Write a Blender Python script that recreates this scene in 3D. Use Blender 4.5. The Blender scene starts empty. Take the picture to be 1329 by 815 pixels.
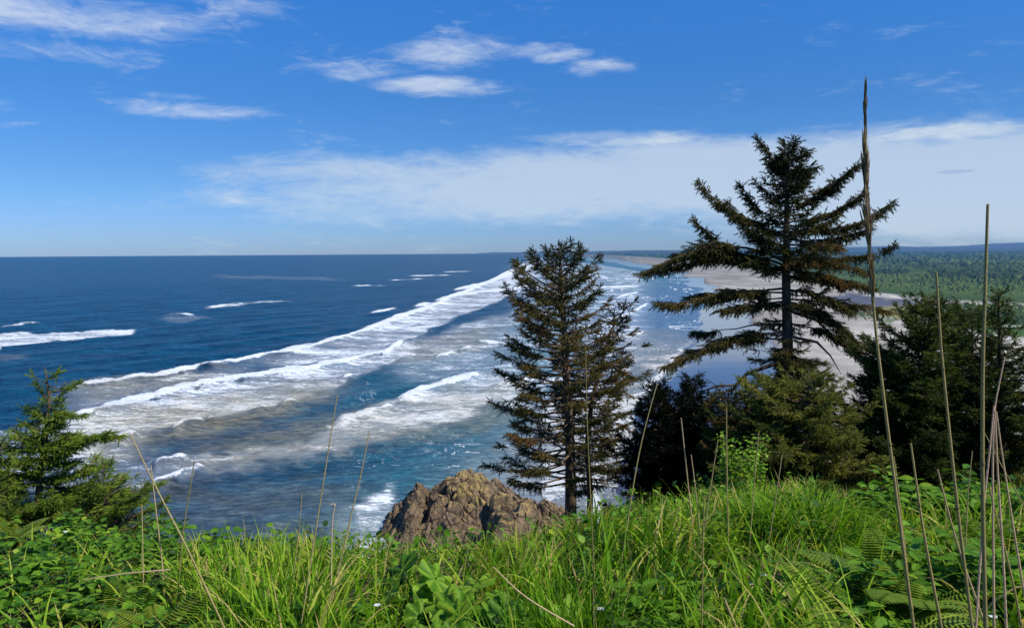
import bpy, math, random
import numpy as np
from mathutils import Vector, Matrix, noise as mnoise
R = math.radians
random.seed(7); rng = np.random.default_rng(7)
scene = bpy.context.scene
COL = scene.collection

# ------------------------------------------------------------------ camera
PW, PH, FP = 1329.0, 815.0, 1023.0
EYE = 45.0
PITCH, ROLL = math.atan(79.2/FP), -R(0.40)
CM = Matrix.Rotation(R(90)-PITCH, 3, 'X') @ Matrix.Rotation(ROLL, 3, 'Z')
CMN = np.array(CM)
cd = bpy.data.cameras.new('camera'); cam = bpy.data.objects.new('camera', cd); COL.objects.link(cam)
cam.location = (0, 0, EYE); cam.rotation_euler = CM.to_euler()
cd.sensor_fit = 'HORIZONTAL'; cd.sensor_width = 36; cd.lens = 36*FP/PW
cd.clip_start = 0.05; cd.clip_end = 200000
scene.camera = cam

def ray(u, v):
    return CM @ Vector(((u-PW/2)/FP, -(v-PH/2)/FP, -1))
def at(u, v, Y):                    # the point seen at photo pixel (u, v) lying Y metres ahead
    d = ray(u, v); k = Y/d.y
    return Vector((d.x*k, Y, EYE+d.z*k))
def gnd(u, v, z=0.0):               # where that sight line meets level z
    d = ray(u, v); k = (z-EYE)/d.z
    return Vector((d.x*k, d.y*k, z))
def proj(X, Y, Z):
    p = np.stack([X, Y, Z-EYE], -1) @ CMN
    return PW/2 - FP*p[..., 0]/p[..., 2], PH/2 + FP*p[..., 1]/p[..., 2]
def gndv(U, V):
    d = np.stack([(U-PW/2)/FP, -(V-PH/2)/FP, -np.ones_like(U)], -1) @ CMN.T
    k = -EYE/d[..., 2]
    return d[..., 0]*k, d[..., 1]*k
def hz(u): return 328.3 - (u-664.5)*math.tan(R(0.40))

# ------------------------------------------------------------------ numpy noise
def _h(i, j, s):
    n = (i*374761393 + j*668265263 + s*1442695041) & 0xffffffff
    n = ((n ^ (n >> 13))*1274126177) & 0xffffffff
    return ((n ^ (n >> 16)) & 0xffff)/65535.0
def vnoise(x, y, s=0):
    i = np.floor(x).astype(np.int64); j = np.floor(y).astype(np.int64)
    fx = x-i; fy = y-j; fx = fx*fx*(3-2*fx); fy = fy*fy*(3-2*fy)
    a = _h(i, j, s); b = _h(i+1, j, s); c = _h(i, j+1, s); d = _h(i+1, j+1, s)
    return a+(b-a)*fx+(c-a)*fy+(a-b-c+d)*fx*fy
def fbm(x, y, o=4, s=0):
    r = 0; a = .5; t = 0
    for k in range(o):
        r = r+a*vnoise(x*2**k+k*17.3, y*2**k+k*9.1, s+k); t += a; a *= .5
    return r/t
def sstep(a, b, x):
    t = np.clip((x-a)/(b-a), 0, 1); return t*t*(3-2*t)

# ------------------------------------------------------------------ object helpers
def tag(o, label=None, cat=None, group=None, kind=None):
    if label: o['label'] = label
    if cat: o['category'] = cat
    if group: o['group'] = group
    if kind: o['kind'] = kind
    return o
def empty(name, loc, label, cat, group=None):
    o = bpy.data.objects.new(name, None); COL.objects.link(o); o.location = loc
    o.empty_display_size = .2
    return tag(o, label, cat, group)
def mesh_np(name, V, faces, mat, parent=None, attrs=None, cols=None, smooth=True):
    """faces: list of (n,k) int arrays"""
    me = bpy.data.meshes.new(name)
    V = np.asarray(V, dtype=np.float64)
    if parent is not None: V = V-np.array(parent.location)
    faces = [f for f in faces if len(f)]
    loops = np.concatenate([f.reshape(-1) for f in faces]).astype(np.int32)
    sizes = np.concatenate([np.full(len(f), f.shape[1], np.int32) for f in faces])
    starts = np.concatenate([[0], np.cumsum(sizes)[:-1]]).astype(np.int32)
    me.vertices.add(len(V)); me.vertices.foreach_set('co', V.astype(np.float32).reshape(-1))
    me.loops.add(len(loops)); me.loops.foreach_set('vertex_index', loops)
    me.polygons.add(len(sizes)); me.polygons.foreach_set('loop_start', starts)
    me.polygons.foreach_set('use_smooth', np.full(len(sizes), smooth))
    me.update(calc_edges=True)
    for k, a in (attrs or {}).items():
        at_ = me.attributes.new(k, 'FLOAT', 'POINT'); at_.data.foreach_set('value', np.asarray(a, np.float32))
    if cols is not None:
        c = np.ones((len(V), 4), np.float32); c[:, :3] = cols
        at_ = me.attributes.new('Col', 'FLOAT_COLOR', 'POINT'); at_.data.foreach_set('color', c.reshape(-1))
    me.materials.append(mat)
    o = bpy.data.objects.new(name, me); COL.objects.link(o)
    if parent is not None: o.parent = parent
    return o

class MB:
    """collects tubes and stamped templates with one scalar 'tint' per vertex"""
    def __init__(s): s.V = []; s.T = []; s.F = {3: [], 4: []}; s.n = 0
    def add(s, V, F, tint):
        V = np.asarray(V, float); F = np.asarray(F)
        s.V.append(V); s.T.append(np.broadcast_to(np.asarray(tint, float), (len(V),)))
        s.F[F.shape[1]].append(F+s.n); s.n += len(V)
    def tube(s, pts, rad, n=6, tint=0.5, bump=0.0):
        P = np.array([tuple(p) for p in pts], float); m = len(P)
        T = np.gradient(P, axis=0); T /= np.linalg.norm(T, axis=1)[:, None]+1e-9
        ref = np.array([0, 0, 1.]) if abs(T[:, 2]).mean() < .8 else np.array([1., 0, 0])
        A = np.cross(T, ref); A /= np.linalg.norm(A, axis=1)[:, None]+1e-9
        B = np.cross(T, A)
        ang = np.arange(n)*2*math.pi/n
        r = np.asarray(rad, float)[:, None]*np.ones((1, n))
        if bump: r = r*(1+bump*(rng.random((m, n))-.5))
        V = P[:, None]+r[..., None]*(np.cos(ang)[None, :, None]*A[:, None]+np.sin(ang)[None, :, None]*B[:, None])
        V = V.reshape(-1, 3)
        i = np.arange(m-1)[:, None]*n; j = np.arange(n)[None]; k = (j+1) % n
        F = np.stack([i+j, i+k, i+n+k, i+n+j], -1).reshape(-1, 4)
        s.add(V, F, tint)
        s.add(np.vstack([V[-n:], P[-1:]+T[-1:]*rad[-1]]), np.stack([np.arange(n), (np.arange(n)+1) % n, np.full(n, n)], -1), tint)
    def stamp(s, tv, tf, O, X, Y, Z, tints, tt=0):
        """stamp template tv along frames (vectors already scaled)"""
        O, X, Y, Z = [np.asarray(a, float) for a in (O, X, Y, Z)]
        if len(O) == 0: return
        V = O[:, None]+tv[None, :, 0:1]*X[:, None]+tv[None, :, 1:2]*Y[:, None]+tv[None, :, 2:3]*Z[:, None]
        K, n = V.shape[:2]
        F = (tf[None]+np.arange(K)[:, None, None]*n).reshape(-1, tf.shape[1])
        T = (np.asarray(tints)[:, None]+tt*np.ones((1, n))).reshape(-1)
        s.add(V.reshape(-1, 3), F, T)
    def build(s, name, mat, parent=None, smooth=True):
        V = np.concatenate(s.V); T = np.concatenate(s.T)
        return mesh_np(name, V, [np.concatenate(f) for f in s.F.values() if f], mat, parent, {'tint': T}, smooth=smooth)
def frames(D, roll=None):
    D = np.asarray(D, float); L = np.linalg.norm(D, axis=1)[:, None]; X = D/(L+1e-9)
    ref = np.tile([0, 0, 1.], (len(D), 1)); ref[np.abs(X[:, 2]) > .95] = [1, 0, 0]
    Y = np.cross(ref, X); Y /= np.linalg.norm(Y, axis=1)[:, None]+1e-9; Z = np.cross(X, Y)
    if roll is not None:
        c, q = np.cos(roll)[:, None], np.sin(roll)[:, None]; Y, Z = Y*c+Z*q, Z*c-Y*q
    return X, Y, Z, L

# ------------------------------------------------------------------ materials
def mat_new(name):
    m = bpy.data.materials.new(name); m.use_nodes = True; nt = m.node_tree
    for n in list(nt.nodes): nt.nodes.remove(n)
    return m, nt
class N:
    def __init__(s, nt): s.nt = nt
    def __call__(s, t, **kw):
        n = s.nt.nodes.new(t)
        for k, v in kw.items(): setattr(n, k, v)
        return n
    def val(s, x):
        return x
    def link(s, a, b): s.nt.links.new(a, b)
    def setin(s, sock, x):
        if hasattr(x, 'is_output') or isinstance(x, bpy.types.NodeSocket): s.nt.links.new(x, sock)
        else: sock.default_value = x
    def math(s, op, a, b=0.0, c=None, clamp=False):
        n = s('ShaderNodeMath', operation=op, use_clamp=clamp); s.setin(n.inputs[0], a); s.setin(n.inputs[1], b)
        if c is not None: s.setin(n.inputs[2], c)
        return n.outputs[0]
    def mix(s, f, a, b, blend='MIX'):
        n = s('ShaderNodeMix', data_type='RGBA', blend_type=blend); s.setin(n.inputs[0], f); s.setin(n.inputs[6], a); s.setin(n.inputs[7], b)
        return n.outputs[2]
    def noise(s, vec, scale, detail=4, rough=.55, dist=0):
        n = s('ShaderNodeTexNoise'); n.inputs['Scale'].default_value = scale; n.inputs['Detail'].default_value = detail
        n.inputs['Roughness'].default_value = rough; n.inputs['Distortion'].default_value = dist
        if vec is not None: s.link(vec, n.inputs['Vector'])
        return n.outputs[0]
    def mapping(s, vec, scale=(1, 1, 1), rot=(0, 0, 0), loc=(0, 0, 0)):
        n = s('ShaderNodeMapping'); s.link(vec, n.inputs[0]); n.inputs['Scale'].default_value = scale
        n.inputs['Rotation'].default_value = rot; n.inputs['Location'].default_value = loc; return n.outputs[0]
    def ramp(s, f, stops, interp='LINEAR'):
        n = s('ShaderNodeValToRGB'); n.color_ramp.interpolation = interp
        e = n.color_ramp.elements
        while len(e) < len(stops): e.new(.5)
        for q, (p, c) in zip(e, stops): q.position = p; q.color = c if len(c) == 4 else (*c, 1)
        s.link(f, n.inputs[0]); return n.outputs[0]
    def sm(s, x, a, b, to0=0.0, to1=1.0):
        n = s('ShaderNodeMapRange', interpolation_type='SMOOTHSTEP'); s.setin(n.inputs[0], x)
        s.setin(n.inputs[1], a); s.setin(n.inputs[2], b); s.setin(n.inputs[3], to0); s.setin(n.inputs[4], to1); return n.outputs[0]
    def attr(s, name): 
        n = s('ShaderNodeAttribute', attribute_name=name); return n
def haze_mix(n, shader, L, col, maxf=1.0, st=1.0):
    """haze painted as emission, thickening with distance from the headland (fixed in the world)"""
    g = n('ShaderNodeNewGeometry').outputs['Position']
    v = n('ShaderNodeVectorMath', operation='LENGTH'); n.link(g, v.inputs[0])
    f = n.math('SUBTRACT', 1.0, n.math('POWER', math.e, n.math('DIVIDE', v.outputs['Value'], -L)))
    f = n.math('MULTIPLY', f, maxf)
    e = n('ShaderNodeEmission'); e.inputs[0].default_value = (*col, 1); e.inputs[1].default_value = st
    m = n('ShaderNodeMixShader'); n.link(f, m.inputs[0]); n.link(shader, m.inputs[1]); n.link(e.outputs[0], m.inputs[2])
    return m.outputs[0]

def leaf_mat(name, stops, trans=.35, gloss=.25, nscale=3.0, rough=.45, vary=.35, shade=None):
    m, nt = mat_new(name); n = N(nt)
    t = n.attr('tint').outputs['Fac']
    pos = n('ShaderNodeNewGeometry').outputs['Position']
    nz = n.noise(pos, nscale, 3)
    f = n.math('ADD', t, n.math('MULTIPLY', n.math('SUBTRACT', nz, .5), vary), clamp=True)
    c = n.ramp(f, stops)
    fine = n.noise(pos, nscale*30, 2)
    c = n.mix(1.0, c, n.ramp(fine, [(0.25, (.65, .65, .65)), (.75, (1.15, 1.15, 1.15))]), 'MULTIPLY')
    d = n('ShaderNodeBsdfPrincipled'); n.link(c, d.inputs['Base Color']); d.inputs['Roughness'].default_value = rough
    d.inputs['Specular IOR Level'].default_value = gloss
    tr = n('ShaderNodeBsdfTranslucent')
    n.link(n.mix(1.0, c, (1.25, 1.2, .45, 1), 'MULTIPLY'), tr.inputs[0])
    mx = n('ShaderNodeMixShader'); mx.inputs[0].default_value = trans; n.link(d.outputs[0], mx.inputs[1]); n.link(tr.outputs[0], mx.inputs[2])
    o = n('ShaderNodeOutputMaterial'); n.link(mx.outputs[0], o.inputs[0]); return m

def bark_mat(name, c1, c2, sc=8):
    m, nt = mat_new(name); n = N(nt)
    pos = n('ShaderNodeNewGeometry').outputs['Position']
    v = n.mapping(pos, (1, 1, .3)); nz = n.noise(v, sc, 6, .7)
    c = n.ramp(nz, [(.3, c1), (.7, c2)])
    d = n('ShaderNodeBsdfPrincipled'); n.link(c, d.inputs['Base Color']); d.inputs['Roughness'].default_value = .9
    b = n('ShaderNodeBump'); b.inputs['Strength'].default_value = .8; b.inputs['Distance'].default_value = .03; n.link(nz, b.inputs['Height']); n.link(b.outputs[0], d.inputs['Normal'])
    o = n('ShaderNodeOutputMaterial'); n.link(d.outputs[0], o.inputs[0]); return m

M = {}
M['bark'] = bark_mat('spruce_bark', (.045, .028, .015), (.17, .118, .07))
M['needle'] = leaf_mat('spruce_needles', [(0, (.009, .014, .005)), (.35, (.036, .046, .012)), (.6, (.125, .110, .028)), (.8, (.19, .135, .036)), (1, (.22, .11, .03))], .15, .15, .9)
M['needle_dark'] = leaf_mat('shade_painted_needles', [(0, (.002, .004, .002)), (.5, (.006, .010, .004)), (1, (.03, .035, .01))], .03, .08, .9)  # shade put into the needle colour of the black spruces
M['needle_green'] = leaf_mat('fresh_needles', [(0, (.010, .022, .005)), (.4, (.042, .070, .012)), (.75, (.14, .17, .026)), (1, (.24, .24, .04))], .2, .15, 1.5)
M['needle_bright'] = leaf_mat('bright_needles', [(0, (.014, .035, .005)), (.4, (.08, .14, .014)), (.75, (.22, .32, .034)), (1, (.36, .42, .055))], .25, .2, 4)
M['grass'] = leaf_mat('grass_blades', [(0, (.014, .055, .006)), (.35, (.085, .22, .008)), (.6, (.24, .45, .016)), (.85, (.48, .56, .06)), (1, (.60, .44, .18))], .42, .12, 2.5, .4)
M['leaf'] = leaf_mat('broad_leaves', [(0, (.016, .060, .008)), (.4, (.080, .21, .013)), (.75, (.21, .40, .025)), (1, (.42, .50, .045))], .38, .18, 3.5, .5)
M['fern'] = leaf_mat('fern_fronds', [(0, (.05, .10, .01)), (.5, (.14, .25, .02)), (1, (.3, .36, .04))], .4, .25, 3.0)
M['straw'] = leaf_mat('dry_straw', [(0, (.24, .20, .06)), (.5, (.52, .40, .16)), (1, (.80, .55, .36))], .2, .3, 6)
M['seed'] = leaf_mat('dry_seed_head', [(0, (.10, .06, .03)), (.5, (.26, .17, .08)), (1, (.5, .38, .22))], .2, .2, 20)
M['petal'] = leaf_mat('white_petals', [(0, (.6, .6, .5)), (1, (.85, .85, .78))], .2, .2, 3, vary=.1)

# ------------------------------------------------------------------ sea
A = np.array
def px_line(U, pts):
    p = A(sorted(pts), float); return np.interp(U, p[:, 0], p[:, 1])
shore_px = [(693, 330.6), (720, 333), (760, 337), (800, 342), (850, 351), (884, 362), (893, 372), (903, 395), (906, 430), (888, 476), (842, 513), (818, 545), (805, 600), (790, 700), (770, 900)]
sw = A([gnd(*p)[:2] for p in shore_px])[::-1]      # rising y
wet_px = [(720, 331), (790, 333.5), (830, 341), (880, 350), (912, 362), (950, 383), (985, 410), (1012, 445), (1035, 500), (1050, 600), (1060, 900)]
ww = A([gnd(*p)[:2] for p in wet_px])[::-1]
def xs_of(Y):
    t = np.asarray(Y, float)
    return np.interp(t, sw[:, 1], sw[:, 0])+np.clip(t*.035, 0, 60)*(fbm(np.log(np.maximum(t, 1))*9, t*0+.5, 4, 401)-.5)*1.6
def xw_of(Y):
    t = np.asarray(Y, float)
    return np.interp(t, ww[:, 1], ww[:, 0])+np.clip(t*.05, 0, 90)*(fbm(np.log(np.maximum(t, 1))*7, t*0+.5, 4, 411)-.5)*1.4

def polar_grid(u0, u1, nu, d0, d1, nv):
    U = np.linspace(u0, u1, nu)
    t = np.linspace(0, 1, nv); D = d0+(d1-d0)*(0.35*t+0.65*t**2)
    UU, DD = np.meshgrid(U, D)
    VV = 328.3-(UU-664.5)*math.tan(R(.40))+DD
    X, Y = gndv(UU, VV)
    i = np.arange(nv-1)[:, None]*nu; j = np.arange(nu-1)[None]
    F = np.stack([i+j, i+nu+j, i+nu+j+1, i+j+1], -1).reshape(-1, 4)
    return UU, VV, DD, X, Y, F

UU, VV, DD, X, Y, F = polar_grid(-330, 1250, 1250, 0.7, 560, 640)
jit = (fbm(UU/26, VV/7, 4, 3)-.5)
dsc = np.clip(DD/150, .06, 2.2)
Vj = VV+jit*16*dsc
Vj2 = VV+(fbm(UU/60, VV/18, 3, 8)-.5)*14*dsc
def band(up, lo, fu, fl, x0, x1, fx=30, V=Vj):
    a = px_line(UU, up); b = px_line(UU, lo)
    return sstep(0, 1, (V-a)/(fu*dsc)+.5)*sstep(0, 1, (b-V)/(fl*dsc)+.5)*sstep(x0-fx, x0+fx, UU)*sstep(x1+fx, x1-fx, UU)
def crest(pts, w, x0=None, x1=None, tail=3.0, fx=10):
    """white breaking line: sharp in front (above in plan), trailing foam"""
    xs = [p[0] for p in pts]; x0 = min(xs) if x0 is None else x0; x1 = max(xs) if x1 is None else x1
    c = px_line(UU, pts); q = (VV+(fbm(UU/14, VV/9, 3, 21)-.5)*5*dsc-c)
    lump = .65+.7*vnoise(UU/22, VV*0+c*.05, 5)
    ww_ = w*lump
    g = np.exp(-np.where(q < 0, (q/(ww_*.8))**2, (q/(ww_))**2))
    return g*sstep(x0-fx, x0+fx, UU)*sstep(x1+fx, x1-fx, UU)

outer = [(60, 516), (85, 510), (135, 500), (203, 491), (271, 478), (305, 473), (339, 466), (406, 452), (450, 440), (479, 430), (510, 417), (535, 409), (566, 396), (587, 386), (610, 377), (640, 363), (667, 350), (680, 343), (690, 337), (712, 331)]
second = [(60, 560), (98, 549), (152, 532), (196, 520), (230, 510), (271, 501), (339, 491), (372, 486), (450, 473), (498, 461), (521, 449), (560, 430), (600, 412), (640, 395), (680, 378), (712, 350)]
third = [(-20, 640), (60, 620), (150, 585), (237, 561), (278, 550), (345, 536), (383, 526), (433, 515), (453, 497), (487, 484), (540, 462), (640, 430), (700, 400)]
foam = np.zeros_like(UU)
def put(a):
    global foam
    foam = np.maximum(foam, a)
put(.60*band(outer, second, 6, 10, 330, 730, 70))
put(.50*band(outer, second, 10, 10, 70, 350, 60))
put(.59*band(second, third, 4, 14, 30, 560, 40))
put(.64*band([(400, 452), (450, 438), (535, 410), (587, 384), (640, 363), (690, 338), (712, 331)], [(400, 460), (450, 449), (535, 428), (587, 410), (640, 392), (690, 362), (712, 336)], 5, 14, 430, 705, 25))
put(.50*band([(500, 460), (560, 436), (640, 408), (760, 385)], [(480, 500), (560, 500), (640, 500), (760, 480)], 20, 30, 500, 800, 40))
# inner surf
bU = [(40, 610), (90, 600), (200, 596), (300, 588), (400, 572), (440, 545), (500, 524), (560, 503), (640, 478), (720, 465), (840, 450)]
bL = [(40, 650), (200, 645), (260, 630), (300, 616), (400, 600), (500, 575), (600, 550), (650, 525), (720, 560), (840, 540)]
put(.58*band(bU, bL, 10, 16, 50, 700, 40))
put(.5*band([(0, 560), (100, 552), (200, 556)], [(0, 645), (100, 650), (200, 640)], 12, 14, -60, 190, 40))
put(.6*band([(640, 520), (840, 500)], [(640, 660), (850, 640)], 30, 30, 690, 850, 30))
put(.50*band([(640, 345), (700, 336), (760, 341), (830, 352), (860, 365)], [(640, 480), (700, 470), (860, 470)], 6, 30, 660, 850, 30))
ridge_h = np.zeros_like(UU)
kcr = 0
for pts, w in [
    (outer[1:9], 2.6), (outer[6:13], 3.6), (outer[10:18], 3.2), ([(90, 551), (98, 549), (152, 532), (196, 520), (230, 510), (250, 506)], 5.2),
    (second[4:9], 3.4), (second[7:11], 2.6), ([(395, 484), (455, 471), (498, 459), (523, 447)], 3.4),
    ([(225, 563), (242, 556), (262, 553)], 3.2), ([(270, 551), (278, 549)], 2), ([(330, 538), (348, 534)], 2.4), ([(365, 529), (384, 525)], 2.2),
    ([(140, 580), (160, 577), (176, 571)], 4.5), ([(200, 610), (222, 606), (243, 600)], 4.5), ([(195, 637), (230, 629), (266, 614)], 4.5),
    ([(438, 552), (470, 544), (510, 531)], 3.8), ([(517, 521), (560, 507), (596, 496), (622, 489)], 4.5),
    ([(482, 408), (500, 405), (512, 402)], 3), ([(540, 399), (560, 395)], 2.6), ([(566, 391), (595, 384), (640, 378), (690, 372)], 2.2),
    ([(590, 377), (620, 370), (645, 362), (690, 345)], 2.4), ([(445, 496), (458, 493)], 2.4), ([(598, 456), (612, 453)], 2.2), ([(565, 466), (590, 460)], 1.6),
    ([(620, 447), (660, 449)], 1.7), ([(640, 503), (700, 496)], 3), ([(780, 420), (815, 410), (840, 396)], 2.6), ([(790, 445), (835, 432)], 1.8), ([(770, 375), (830, 372)], 1.8),
    ([(800, 388), (828, 380)], 1.5), ([(730, 352), (790, 360)], 1.2), ([(700, 540), (790, 528)], 3.5), ([(700, 590), (800, 580)], 4), ([(690, 630), (800, 625)], 4),
    # offshore white caps
    ([(268, 402), (285, 400), (318, 396)], 2.6), ([(315, 396), (375, 393)], 1.2), ([(215, 411), (250, 411)], 1.1), ([(0, 428), (50, 421)], 1.0),
    ([(530, 358), (590, 357)], .8), ([(505, 364), (550, 362)], .8), ([(455, 372), (500, 371)], .6), ([(575, 353), (610, 352)], .6)]:
    kcr += 1
    c_ = crest(pts, w*.9); put(np.clip(c_*1.3, 0, 1)*(.62+.5*vnoise(UU/9, VV/3, 66) if kcr > 30 else 1)*(.8 if kcr > 30 else 1))
    ridge_h = np.maximum(ridge_h, crest(pts, w*1.9))
foam_crest = foam.copy()
put(.72*band([(-40, 438), (0, 437), (60, 432), (120, 429), (180, 429)], [(-40, 456), (0, 453), (60, 444), (120, 439), (180, 434)], 3, 3, -60, 176, 8))
put(.36*band([(-60, 462), (60, 460)], [(-60, 476), (60, 470)], 6, 6, -100, 40, 20))
put(.33*band([(250, 356), (450, 361)], [(250, 360), (450, 365)], 3, 3, 270, 450, 30))
put(.4*band([(200, 413), (300, 411)], [(200, 420), (300, 416)], 4, 4, 205, 280, 20))
# foam washing about the rock
put(.72*band([(430, 668), (470, 652), (505, 636)], [(430, 735), (505, 735)], 10, 6, 455, 515, 14))
put(.5*band([(400, 680), (505, 640)], [(400, 745), (505, 745)], 20, 8, 425, 520, 20))
# thin curling fronts in the surf
lz = np.log(np.maximum(DD, .5))
cn = fbm(UU/70+jit*1.2, lz*9, 3, 211); cn2 = fbm(UU/32+5, lz*16+jit, 3, 217)
reg = np.maximum(sstep(620, 720, UU)*sstep(14, 30, DD), .55*band(third, [(-20, 800), (1300, 800)], 20, 10, 400, 900, 60))
lines = np.exp(-((cn-.52)/.012)**2)*.85+np.exp(-((cn2-.56)/.010)**2)*.55
cn3 = fbm(UU/20+15, lz*22+jit, 3, 219)
lines = np.maximum(lines, np.exp(-((cn3-.55)/.016)**2)*.6)
put(np.clip(lines*1.2, 0, .9)*reg*sstep(.36, .52, fbm(UU/40, lz*7, 3, 223)))
put(.62*reg*sstep(.50, .72, cn)*sstep(640, 700, UU)*sstep(900, 800, UU))
# swash line at the beach
dxs = xs_of(Y)-X
edge = np.exp(-((dxs-3.0)/(1.2+Y*.004))**2)*sstep(600, 200, Y)
put(.95*edge)
put(.45*sstep(60, 5, dxs)*sstep(-2, 2, dxs)*sstep(700, 250, Y)*fbm(X/14, Y/14, 3, 9)*1.6)
# parallel streak texture, following the crests
ca, sa = .62, .785
P1 = X*ca+Y*sa; P2 = X*sa-Y*ca
streak = fbm(X/34+Y/70, Y/11, 4, 31); streak2 = fbm(X/8, Y/3.0, 3, 37)
foam = np.clip(foam*(.62+.75*streak)+.10*(streak2-.5)*(foam > .05), 0, 1)
silt = .9*band([(60, 548), (200, 530), (380, 500), (450, 492)], [(60, 600), (200, 590), (330, 556), (450, 520)], 20, 20, 90, 440, 50)
silt = np.maximum(silt, .6*band([(80, 500), (300, 478)], [(80, 530), (300, 500)], 12, 12, 90, 280, 40))
silt = np.maximum(silt, .75*band([(240, 575), (640, 500)], [(240, 620), (640, 560)], 20, 20, 240, 680, 60))
silt = np.maximum(silt, .5*band([(500, 455), (640, 425)], [(500, 480), (640, 455)], 10, 10, 520, 640, 30))
silt = np.maximum(silt, .35*band([(0, 640), (500, 620)], [(0, 740), (500, 740)], 20, 20, -60, 480, 60))
silt = np.maximum(silt, .8*sstep(45, 8, dxs)*sstep(500, 330, Y))
silt = np.maximum(silt, .55*band([(740, 440), (880, 425)], [(740, 480), (880, 480)], 14, 14, 760, 880, 20))
silt = silt*np.clip(.3+1.2*fbm(UU/50, VV/9, 4, 55), 0, 1)
shal = band(third, [(-20, 900), (1300, 900)], 40, 10, 400, 1400, 200)*.6
shal = np.maximum(shal, sstep(560, 760, UU)*sstep(0, 1, (VV-px_line(UU, second))/60))
shal = np.maximum(shal, .6+1.2*sstep(220, 20, dxs)*sstep(0, 1, (VV-px_line(UU, second))/60)*(dxs < 400)) if False else shal+1.1*sstep(np.clip(Y*.25, 60, 500), 0, dxs)
# heights
h = np.zeros_like(X)
fade = sstep(2, 60, dxs)
for L, a, ang, ph in [(74, .42, -.66, .3), (52, .26, -.58, 1.2), (33, .17, -.8, 2.2), (21, .12, -.45, .4), (13, .09, -.9, 4.), (8.5, .06, -.3, 2), (5.5, .04, -1.0, 1), (3.6, .025, -.2, 3)]:
    kx, ky = math.cos(ang)*2*math.pi/L, math.sin(ang)*2*math.pi/L
    res = Y*Y/(EYE*FP)*1.0
    am = a*sstep(1.0, .25, res/L)
    wob = 2.2*fbm(X/(L*2.5), Y/(L*2.5), 2, int(L))
    s_ = np.sin(X*kx+Y*ky+ph+wob*2)
    h += am*(1-np.abs(s_))*2*(.4+.8*fbm(X/(L*3), Y/(L*3), 2, int(L)+3))
h *= fade
h += 1.5*ridge_h*(.7+.6*fbm(X/9, Y/9, 2, 78))*fade*sstep(1500, 500, Y)
h += .25*foam*(fbm(X/2.2, Y/2.2, 3, 77)-.4)*fade*sstep(700, 200, Y)
h = h-1.3*sstep(-3, -14, dxs)+.04
Vs = np.stack([X, Y, h], -1).reshape(-1, 3)

m, nt = mat_new('sea_water'); n = N(nt)
pos = n('ShaderNodeNewGeometry').outputs['Position']
fo, si, sh = [n.attr(k).outputs['Fac'] for k in ('foam', 'silt', 'shallow')]
rot = n.mapping(pos, (1, 1, 1), (0, 0, -R(8)))
st = n.mapping(rot, (.28, 1, 1))
n1 = n.noise(st, .50, 9, .72, .8); n2 = n.noise(st, 2.6, 5, .7, .5); n3 = n.noise(st, .05, 4, .6)
nn = n.math('ADD', n.math('MULTIPLY', n1, .55), n.math('MULTIPLY', n2, .45))
nf_ = n.noise(n.mapping(rot, (.45, 1, 1)), .045, 4, .6)
nc = n.math('ADD', n.math('MULTIPLY', n.math('SUBTRACT', nn, .5), 3.0), n.math('MULTIPLY', n.math('SUBTRACT', nf_, .5), 1.0))
thr = n.math('ADD', n.math('SUBTRACT', n.math('MULTIPLY', fo, 1.30), .70), n.math('MULTIPLY', nc, .92))
mask = n.sm(thr, -.06, .24)
film = n.math('MULTIPLY', n.sm(fo, .10, .85), .40)
mask = n.math('MAXIMUM', mask, film)
deep = n.mix(n.sm(n3, .3, .7), (.0020, .036, .082, 1), (.0035, .056, .118, 1))
chopn = n.noise(n.mapping(rot, (.35, 1, 1)), .12, 6, .7)
chopf = n.noise(n.mapping(rot, (.4, 1, 1)), .7, 5, .75)
deep = n.mix(1.0, deep, n.ramp(chopn, [(.32, (.5, .5, .55)), (.5, (.95, .95, .95)), (.7, (1.7, 1.6, 1.45))]), 'MULTIPLY')  # light and dark of the chop painted into the water colour
wcol = n.mix(n.math('MULTIPLY', sh, .85, None, True), deep, (.024, .118, .150, 1))
wcol = n.mix(n.sm(sh, .95, 1.7, 0.0, .8), wcol, (.060, .125, .215, 1))
wcol = n.mix(n.math('MULTIPLY', si, .62), wcol, (.25, .215, .115, 1))
wcol = n.mix(1.0, wcol, n.ramp(chopf, [(.36, (.45, .48, .55)), (.5, (1, 1, 1)), (.66, (2.1, 1.8, 1.55))]), 'MULTIPLY')  # finer ripple light and shade, also painted into the colour
fcol = n.mix(n.math('MULTIPLY', si, .75), (.76, .80, .82, 1), (.56, .50, .36, 1))
fcol = n.mix(n.sm(nn, .40, .56), n.mix(.5, fcol, (.40, .46, .48, 1)), fcol)
c = n.mix(mask, wcol, fcol)
b = n('ShaderNodeBump'); b.inputs['Strength'].default_value = .75; b.inputs['Distance'].default_value = 1.0
w1 = n.noise(n.mapping(rot, (.5, 1, 1)), .55, 6, .62, .5); w2 = n.noise(n.mapping(rot, (.4, 1, 1)), .14, 4, .6, .3)
hh = n.math('ADD', n.math('MULTIPLY', w1, 1.1), n.math('MULTIPLY', w2, 1.6)); n.link(hh, b.inputs['Height'])
d = n('ShaderNodeBsdfPrincipled'); n.link(c, d.inputs['Base Color']); n.link(b.outputs[0], d.inputs['Normal'])
n.link(n.math('ADD', .28, n.math('MULTIPLY', mask, .6)), d.inputs['Roughness'])
n.link(n.math('SUBTRACT', n.math('ADD', .07, n.math('MULTIPLY', sh, .22)), n.math('MULTIPLY', mask, .2)), d.inputs['Specular IOR Level']); d.inputs['IOR'].default_value = 1.33
o = n('ShaderNodeOutputMaterial'); n.link(haze_mix(n, d.outputs[0], 90000, (.06, .17, .38)), o.inputs[0])
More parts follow.
